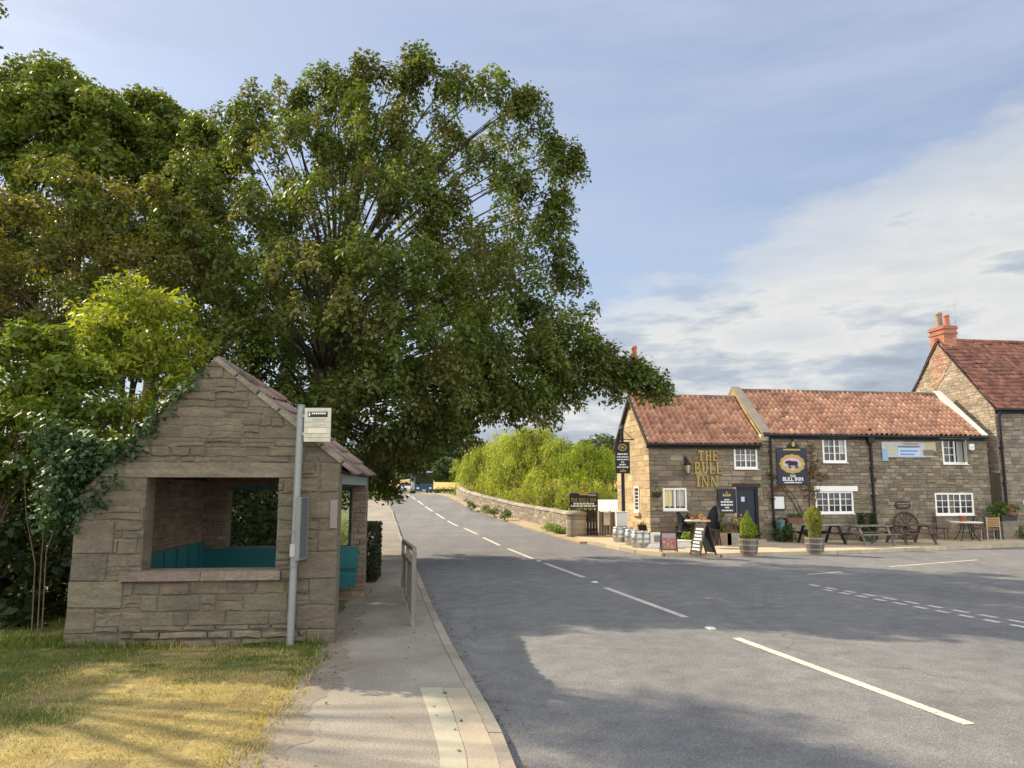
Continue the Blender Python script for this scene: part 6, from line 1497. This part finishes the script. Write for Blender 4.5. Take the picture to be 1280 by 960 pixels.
for i in range(60):
    a = random.random(); p = ridge+sl2*random.uniform(.1,1.05)+SV*a*rl*random.random()+Vector((0,0,.08)); cl.append((p.x,p.y,p.z,random.uniform(.12,.24)))
v, c = clump_leaves(cl, 64, .036, IV, .25, .75, .75, hang=.9)
t = thing('ivy', 'dark glossy ivy climbing the left corner and roof slope of the stone shelter', 'ivy', FS(EL[0], 0, 0))
fast_mesh('leaves', v, 4, c, M['ivy'], t)
# dense undergrowth that closes the view below the crowns (one mass nobody could count)
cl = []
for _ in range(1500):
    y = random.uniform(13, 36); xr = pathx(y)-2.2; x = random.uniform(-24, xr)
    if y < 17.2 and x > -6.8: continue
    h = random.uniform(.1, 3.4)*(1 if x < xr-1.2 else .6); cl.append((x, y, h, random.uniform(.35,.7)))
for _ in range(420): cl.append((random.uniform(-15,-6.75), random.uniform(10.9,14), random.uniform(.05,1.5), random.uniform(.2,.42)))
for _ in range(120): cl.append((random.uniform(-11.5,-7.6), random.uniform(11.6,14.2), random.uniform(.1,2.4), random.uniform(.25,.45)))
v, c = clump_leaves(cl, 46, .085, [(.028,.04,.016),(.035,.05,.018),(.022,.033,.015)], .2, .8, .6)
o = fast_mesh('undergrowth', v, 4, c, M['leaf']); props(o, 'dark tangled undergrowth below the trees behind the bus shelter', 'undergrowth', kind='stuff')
# clipped hedge beside the path after the shelter
hp = gp(466, 723, .1); hb = Vector((-3.2, 17.0, .1)); t = thing('clipped_hedge', 'small dark clipped box hedge by the path just beyond the shelter', 'hedge', hb)
N = 16000; C = rng.uniform(-1, 1, (N, 3)); C = C[(np.max(np.abs(C), axis=1) > .72)]
C = C*np.array([.30,.75,.62])+np.array([hb.x-.05,hb.y+.3,.72]); C[:, 0] -= .09*(C[:, 1]-17.2); v = leaf_quads(C, C-np.array([hb.x,hb.y+.3,.6])+rng.normal(size=C.shape)*.5, rng.normal(size=C.shape), np.full(len(C), .026), .6)
fast_mesh('foliage', v, 4, np.array([[.03,.042,.02]])*(1+rng.uniform(-.35,.35,(len(C),1))), M['leaf'], t)
mb = MB(); [mb.tube([(hb.x-.05-.09*(q), hb.y+q, .05),(hb.x-.05-.09*q, hb.y+q, .7)], [.02,.012], n=5) for q in (-.2,.2,.6,.9)]; mb.build('stems', M['bark'], t)

# willows beyond the bridge wall
WI = [(0.3312, 0.3478, 0.056), (0.276, 0.3008, 0.048), (0.3864, 0.3948, 0.08), (0.2024, 0.2444, 0.0448)]
def willow(label, base, domes, n, pal=WI, trunk=.4):
    base = Vector(base); t = thing('willow_tree', label, 'tree', base, 'weeping willows beyond the bridge wall'); V = []; Cc = []
    mb = MB(); top = max(d[2] for d in domes)
    mb.tube([base, base+Vector((.1,0,(top-base.z)*.45)), Vector((sum(d[0] for d in domes)/len(domes), sum(d[1] for d in domes)/len(domes), top))], [trunk,trunk*.75,.08], n=8)
    for (x, y, z, r, zb) in domes:
        mb.tube(bez(base+Vector((0,0,(top-base.z)*.4)), Vector((x,y,z)).lerp(base, .3)+Vector((0,0,1)), Vector((x,y,z+r*.5)), 5), [.2,.16,.12,.08,.06,.03], n=6)
        k = int(n*r*r/6); u = unit(rng.normal(size=(k, 3))); u[:, 2] = np.abs(u[:, 2])*.9+.05; u = unit(u)
        rad = r*rng.uniform(.55, 1.05, k); rad *= 1+.22*np.sin(u[:, 0]*7+x)*np.sin(u[:, 1]*6+y*2)*np.sin(u[:, 2]*8+1); S = np.array([x,y,z])+u*rad[:, None]*np.array([1,1,.8]); ln = rng.uniform(.35, 1.0, k)*(S[:, 2]-zb)
        ln = np.minimum(ln, rng.uniform(.6, 2.7, k)); m = np.maximum((ln/.09).astype(int), 5); idx = np.repeat(np.arange(k), m); q = rng.random(len(idx))
        sh = rng.uniform(-.25,.25,(k,3)); P = S[idx]+u[idx]*np.array([1,1,0])*(.35*q**.7)[:, None]+sh[idx]*q[:, None]; P[:, 2] = S[idx, 2]-ln[idx]*q; P += rng.normal(size=P.shape)*.05
        V.append(leaf_quads(P, np.concatenate([u[idx][:, :2], np.full((len(idx),1),.3)],1)+rng.normal(size=P.shape)*.5, np.array([0,0,-1.])+rng.normal(size=P.shape)*.3, rng.uniform(.07,.13,len(idx)), .3))
        cl_ = lobe_clumps([(x, y, z, r)], 9, .55, (.6, 1.0)); vv, cc = clump_leaves(cl_, 95, .085, pal, 1.1, .8, .32, hang=1.6, clvar=.35); V.append(vv); Cc.append(cc)
        cp = np.array(pal)[rng.integers(0,len(pal),k)]*(1+rng.uniform(-.25,.25,(k,1))); Cc.append(cp[idx]*(1+rng.uniform(-.15,.15,(len(idx),1))))
    mb.build('trunk', M['bark'], t); fast_mesh('crown', np.concatenate(V), 4, np.concatenate(Cc), M['willow'], t)
def dome(px, py, Y, r, zb=-1.4): p = at(px, py, Y); return (p.x, p.y, p.z, r*Y/FPX, zb)
willow('sunlit weeping willow with the tallest yellow green crown, behind the middle of the bridge wall', (1.2,60,-1.5), [dome(640,572,60,34),dome(665,562,60,34),dome(652,598,58,36),dome(694,580,58,32),dome(680,552,61,22),dome(655,545,60,16),dome(628,590,58.5,18),dome(706,560,58,16),dome(672,600,55,18)], 330)
willow('weeping willow at the left end of the group with a hollow shaded crown', (-2.6,67,-1.2), [dome(598,590,66,26,-1),dome(615,575,67,26,-1),dome(584,600,69,15,-1),dome(628,556,68,18,-1),dome(590,570,66,12,-1),dome(606,604,63,16,-1),dome(575,584,68,10,-1)], 330)
willow('weeping willow at the right end of the group beside the inn sign', (5.4,54,-1.5), [dome(722,586,54,32),dome(747,596,52,26),dome(762,584,55,22),dome(730,562,53,15),dome(752,572,53,14),dome(715,604,51,16)], 330, [(.21,.26,.03),(.26,.30,.033),(.16,.21,.026)])
willow('lower willow in front of the tallest willow, close behind the bridge wall', (2.9,50.5,-1.5), [dome(690,616,50,22),dome(665,622,52,20),dome(712,622,48,18),dome(735,616,47,20),dome(755,618,48,20),dome(640,622,55,18),dome(620,615,60,16)], 440, [(.30,.32,.04),(.25,.28,.035),(.23,.21,.08)])
# plants at the foot of the bridge wall
for (px, py, r, h, lab, pal) in ((589,638,.45,.8,'grey green bush at the foot of the far end of the bridge wall',[(.13,.16,.07),(.1,.14,.05)]),(608,641,.45,.5,'pale green weeds midway along the foot of the bridge wall',[(.17,.21,.08)]),(618,645,.5,.75,'larger grey green weeds midway along the bridge wall',[(.16,.18,.10),(.13,.17,.06)]),(630,650,.5,.6,'dark leaved weeds at the foot of the bridge wall right of the larger clump',[(.10,.14,.05)]),(692,664,.7,.42,'bright green patch of weeds near the bridge wall end pier',[(.16,.24,.04)]),(703,667,.4,.25,'low green weeds right beside the end pier',[(.14,.2,.04)])):
    small_plant('wall_plant', lab, 'plant', gp(px, py, .08), r, h, pal, n=420, size=.06)
# far hedge bits and woods
FW_ = [(.075,.11,.05),(.09,.125,.055),(.065,.095,.05)]
FAR = [(497,566,290,13,'far round dark tree on the wooded skyline, leftmost'),(552,560,300,20,'far tall dark tree on the skyline left of the willows'),(575,566,300,17,'far dark tree on the skyline just above the ochre field'),(530,575,300,18,'far dark tree partly hidden by hanging beech leaves'),(560,585,260,14,'nearer dark round tree at the edge of the ochre field'),(600,560,290,16,'far tree behind the left willow'),(735,556,180,8,'small far round tree above the right willow'),(757,556,170,12,'far rounded tree above the board fence, left of the gable')]
for i, (px, py, Y, r, lab) in enumerate(FAR):
    ls = [L(px+random.uniform(-.5,.5)*r, py+q*r*1.0, Y+random.uniform(-3,3), r*random.uniform(.75,1)) for q in (.2,.5,1.1)]+[L(px-r*.7, py+r*.6, Y, r*.7), L(px+r*.7, py+r*.7, Y, r*.75)]
    tree('distant_tree', lab, (at(px, 600, Y).x, Y, terr(0, Y)), ls, .5, M['leaf'], FW_, dens=2.0, crad=1.7, per=50, size=.5, droop=.1, flat=.9, group='trees on the far skyline', twigs=1)
cl = []
for _ in range(420):
    x = random.uniform(-210, 40); y = random.uniform(350, 395); cl.append((x, y, terr(x, y)+random.uniform(0, 15), random.uniform(3,5)))
for _ in range(260): x = random.uniform(30, 260); y = random.uniform(190, 240); cl.append((x, y, terr(x, y)+random.uniform(-2, 9), random.uniform(2.5,4)))
for _ in range(200): x = random.uniform(-140, -34); y = random.uniform(95, 130); cl.append((x, y, 1+random.uniform(0, 9), random.uniform(1.5,3)))
v, c = clump_leaves(cl, 110, .75, FW_, .1, .9, .7)
o = fast_mesh('woods', v, 4, c, M['leaf']); props(o, 'distant dark green woods closing the view beyond the field', 'woods', kind='stuff')
cl = [L(px, py, 105, 5) for px, py in ((548,613),(556,612),(563,612),(570,613),(545,615))]
v, c = clump_leaves(cl, 160, .09, [(.08,.10,.03),(.05,.06,.025)], .1, .8)
o = thing('roadside_bush', 'small bushes at the bend in front of the ochre field', 'bush', at(556,614,105)); fast_mesh('foliage', v, 4, c, M['leaf'], o)
mb = MB(); [mb.tube([Vector((q[0],q[1],prof(105)-.3)), Vector(q[:3])], [.05,.02], n=5) for q in cl]; mb.build('stems', M['bark'], o)

# ================================================================== SKY, SUN, CAMERA
SUN_AZ = math.atan2(-.847, .53); SUN_EL = math.radians(37.6)          # azimuth measured from +Y towards +X
w = bpy.data.worlds.new('World'); sc.world = w; w.use_nodes = True; nt = w.node_tree; nt.nodes.clear()
out = nt.nodes.new('ShaderNodeOutputWorld'); bg = nt.nodes.new('ShaderNodeBackground')
sky = nt.nodes.new('ShaderNodeTexSky'); sky.sky_type = 'NISHITA'; sky.sun_disc = False; sky.sun_elevation = SUN_EL; sky.sun_rotation = SUN_AZ
sky.air_density = 1.0; sky.dust_density = 1.2; sky.ozone_density = 1.5
tc = nt.nodes.new('ShaderNodeTexCoord').outputs['Generated']
sx = nt.nodes.new('ShaderNodeSeparateXYZ'); nt.links.new(tc, sx.inputs[0]); X_, Y_, Z_ = sx.outputs
def warp(scale):
    m = nt.nodes.new('ShaderNodeMapping'); m.inputs['Scale'].default_value = scale; nt.links.new(tc, m.inputs['Vector']); return m.outputs[0]
n1 = noise(nt, warp((1.6,1.6,4.5)), 2.2, 7, .6); n2 = noise(nt, warp((1.2,1.2,5.0)), 5.0, 6, .6); n3 = noise(nt, warp((.9,1.3,5.5)), 1.5, 7, .62)
p = mathn(nt, 'SUBTRACT', mathn(nt, 'ADD', mathn(nt, 'MULTIPLY', X_, .40), mathn(nt, 'MULTIPLY', Y_, .225)), Z_)
p = mathn(nt, 'ADD', p, mathn(nt, 'MULTIPLY', mathn(nt, 'SUBTRACT', n1, .5), .22)); p = mathn(nt, 'ADD', p, mathn(nt, 'MULTIPLY', mathn(nt, 'SUBTRACT', n2, .5), .09))
mask = ramp(nt, p, [(0.0, 0.0), (.03, .55), (.10, .95)])
wisp = mathn(nt, 'ADD', mathn(nt, 'MULTIPLY', ramp(nt, n3, [(.36, 0.0), (.66, 1.0)]), .45), .34)
WB = 1/.10
def wc(c): return tuple(x*WB for x in c)
ht_ = mathn(nt, 'ADD', n2, mathn(nt, 'MULTIPLY', Z_, .9))
cloud = ramp(nt, ht_, [(.40, (.19,.22,.27)), (.56, (.27,.30,.34)), (.68, (.44,.44,.43)), (.9, (.36,.375,.39))])
def scale_c(c):
    n = nt.nodes.new('ShaderNodeVectorMath'); n.operation = 'SCALE'; nt.links.new(c, n.inputs[0]); n.inputs['Scale'].default_value = WB; return n.outputs[0]
skyc = sky.outputs[0]
skyc = mixc(nt, 1.0, skyc, (.85,.86,.86), 'MULTIPLY')
base = mixc(nt, wisp, skyc, wc((.285,.325,.42)))
hz = ramp(nt, Z_, [(.0, .65), (.22, .12), (.6, 0.0)])
base = mixc(nt, hz, base, wc((.34,.40,.465)))
fin = mixc(nt, mask, base, scale_c(cloud))
back = ramp(nt, mathn(nt, 'ADD', mathn(nt, 'MULTIPLY', Y_, -1.0), mathn(nt, 'MULTIPLY', mathn(nt, 'SUBTRACT', n1, .5), .5)), [(.0, 0.0), (.35, .85)])  # unseen bright cloud behind the camera, added to fill the shaded sides
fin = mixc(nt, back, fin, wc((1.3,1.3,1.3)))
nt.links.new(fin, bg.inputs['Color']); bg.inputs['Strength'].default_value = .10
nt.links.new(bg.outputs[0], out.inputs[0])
ld = bpy.data.lights.new('sun', 'SUN'); ld.energy = 4.3; ld.angle = math.radians(.55); ld.color = (1.0,.84,.62)
so = bpy.data.objects.new('sun', ld); col.objects.link(so)
sd = Vector((math.sin(SUN_AZ)*math.cos(SUN_EL), math.cos(SUN_AZ)*math.cos(SUN_EL), math.sin(SUN_EL)))
so.rotation_euler = (-sd).to_track_quat('-Z', 'Y').to_euler(); so.location = sd*60
cd = bpy.data.cameras.new('camera'); cam = bpy.data.objects.new('camera', cd); col.objects.link(cam)
cd.sensor_width = 36; cd.lens = 36*FPX/1280; cd.clip_end = 5000; cd.clip_start = .05
cam.location = (0, 0, CAMH); cam.rotation_euler = (math.radians(90)+TH, 0, 0); sc.camera = cam
sc.view_settings.view_transform = 'Standard'; sc.view_settings.look = 'None'; sc.view_settings.exposure = 0.9; sc.view_settings.gamma = 1
cy = sc.cycles; cy.max_bounces = 6; cy.diffuse_bounces = 3; cy.glossy_bounces = 2; cy.transmission_bounces = 4; cy.caustics_reflective = False; cy.caustics_refractive = False
cy.use_denoising = True; cy.sample_clamp_indirect = 4
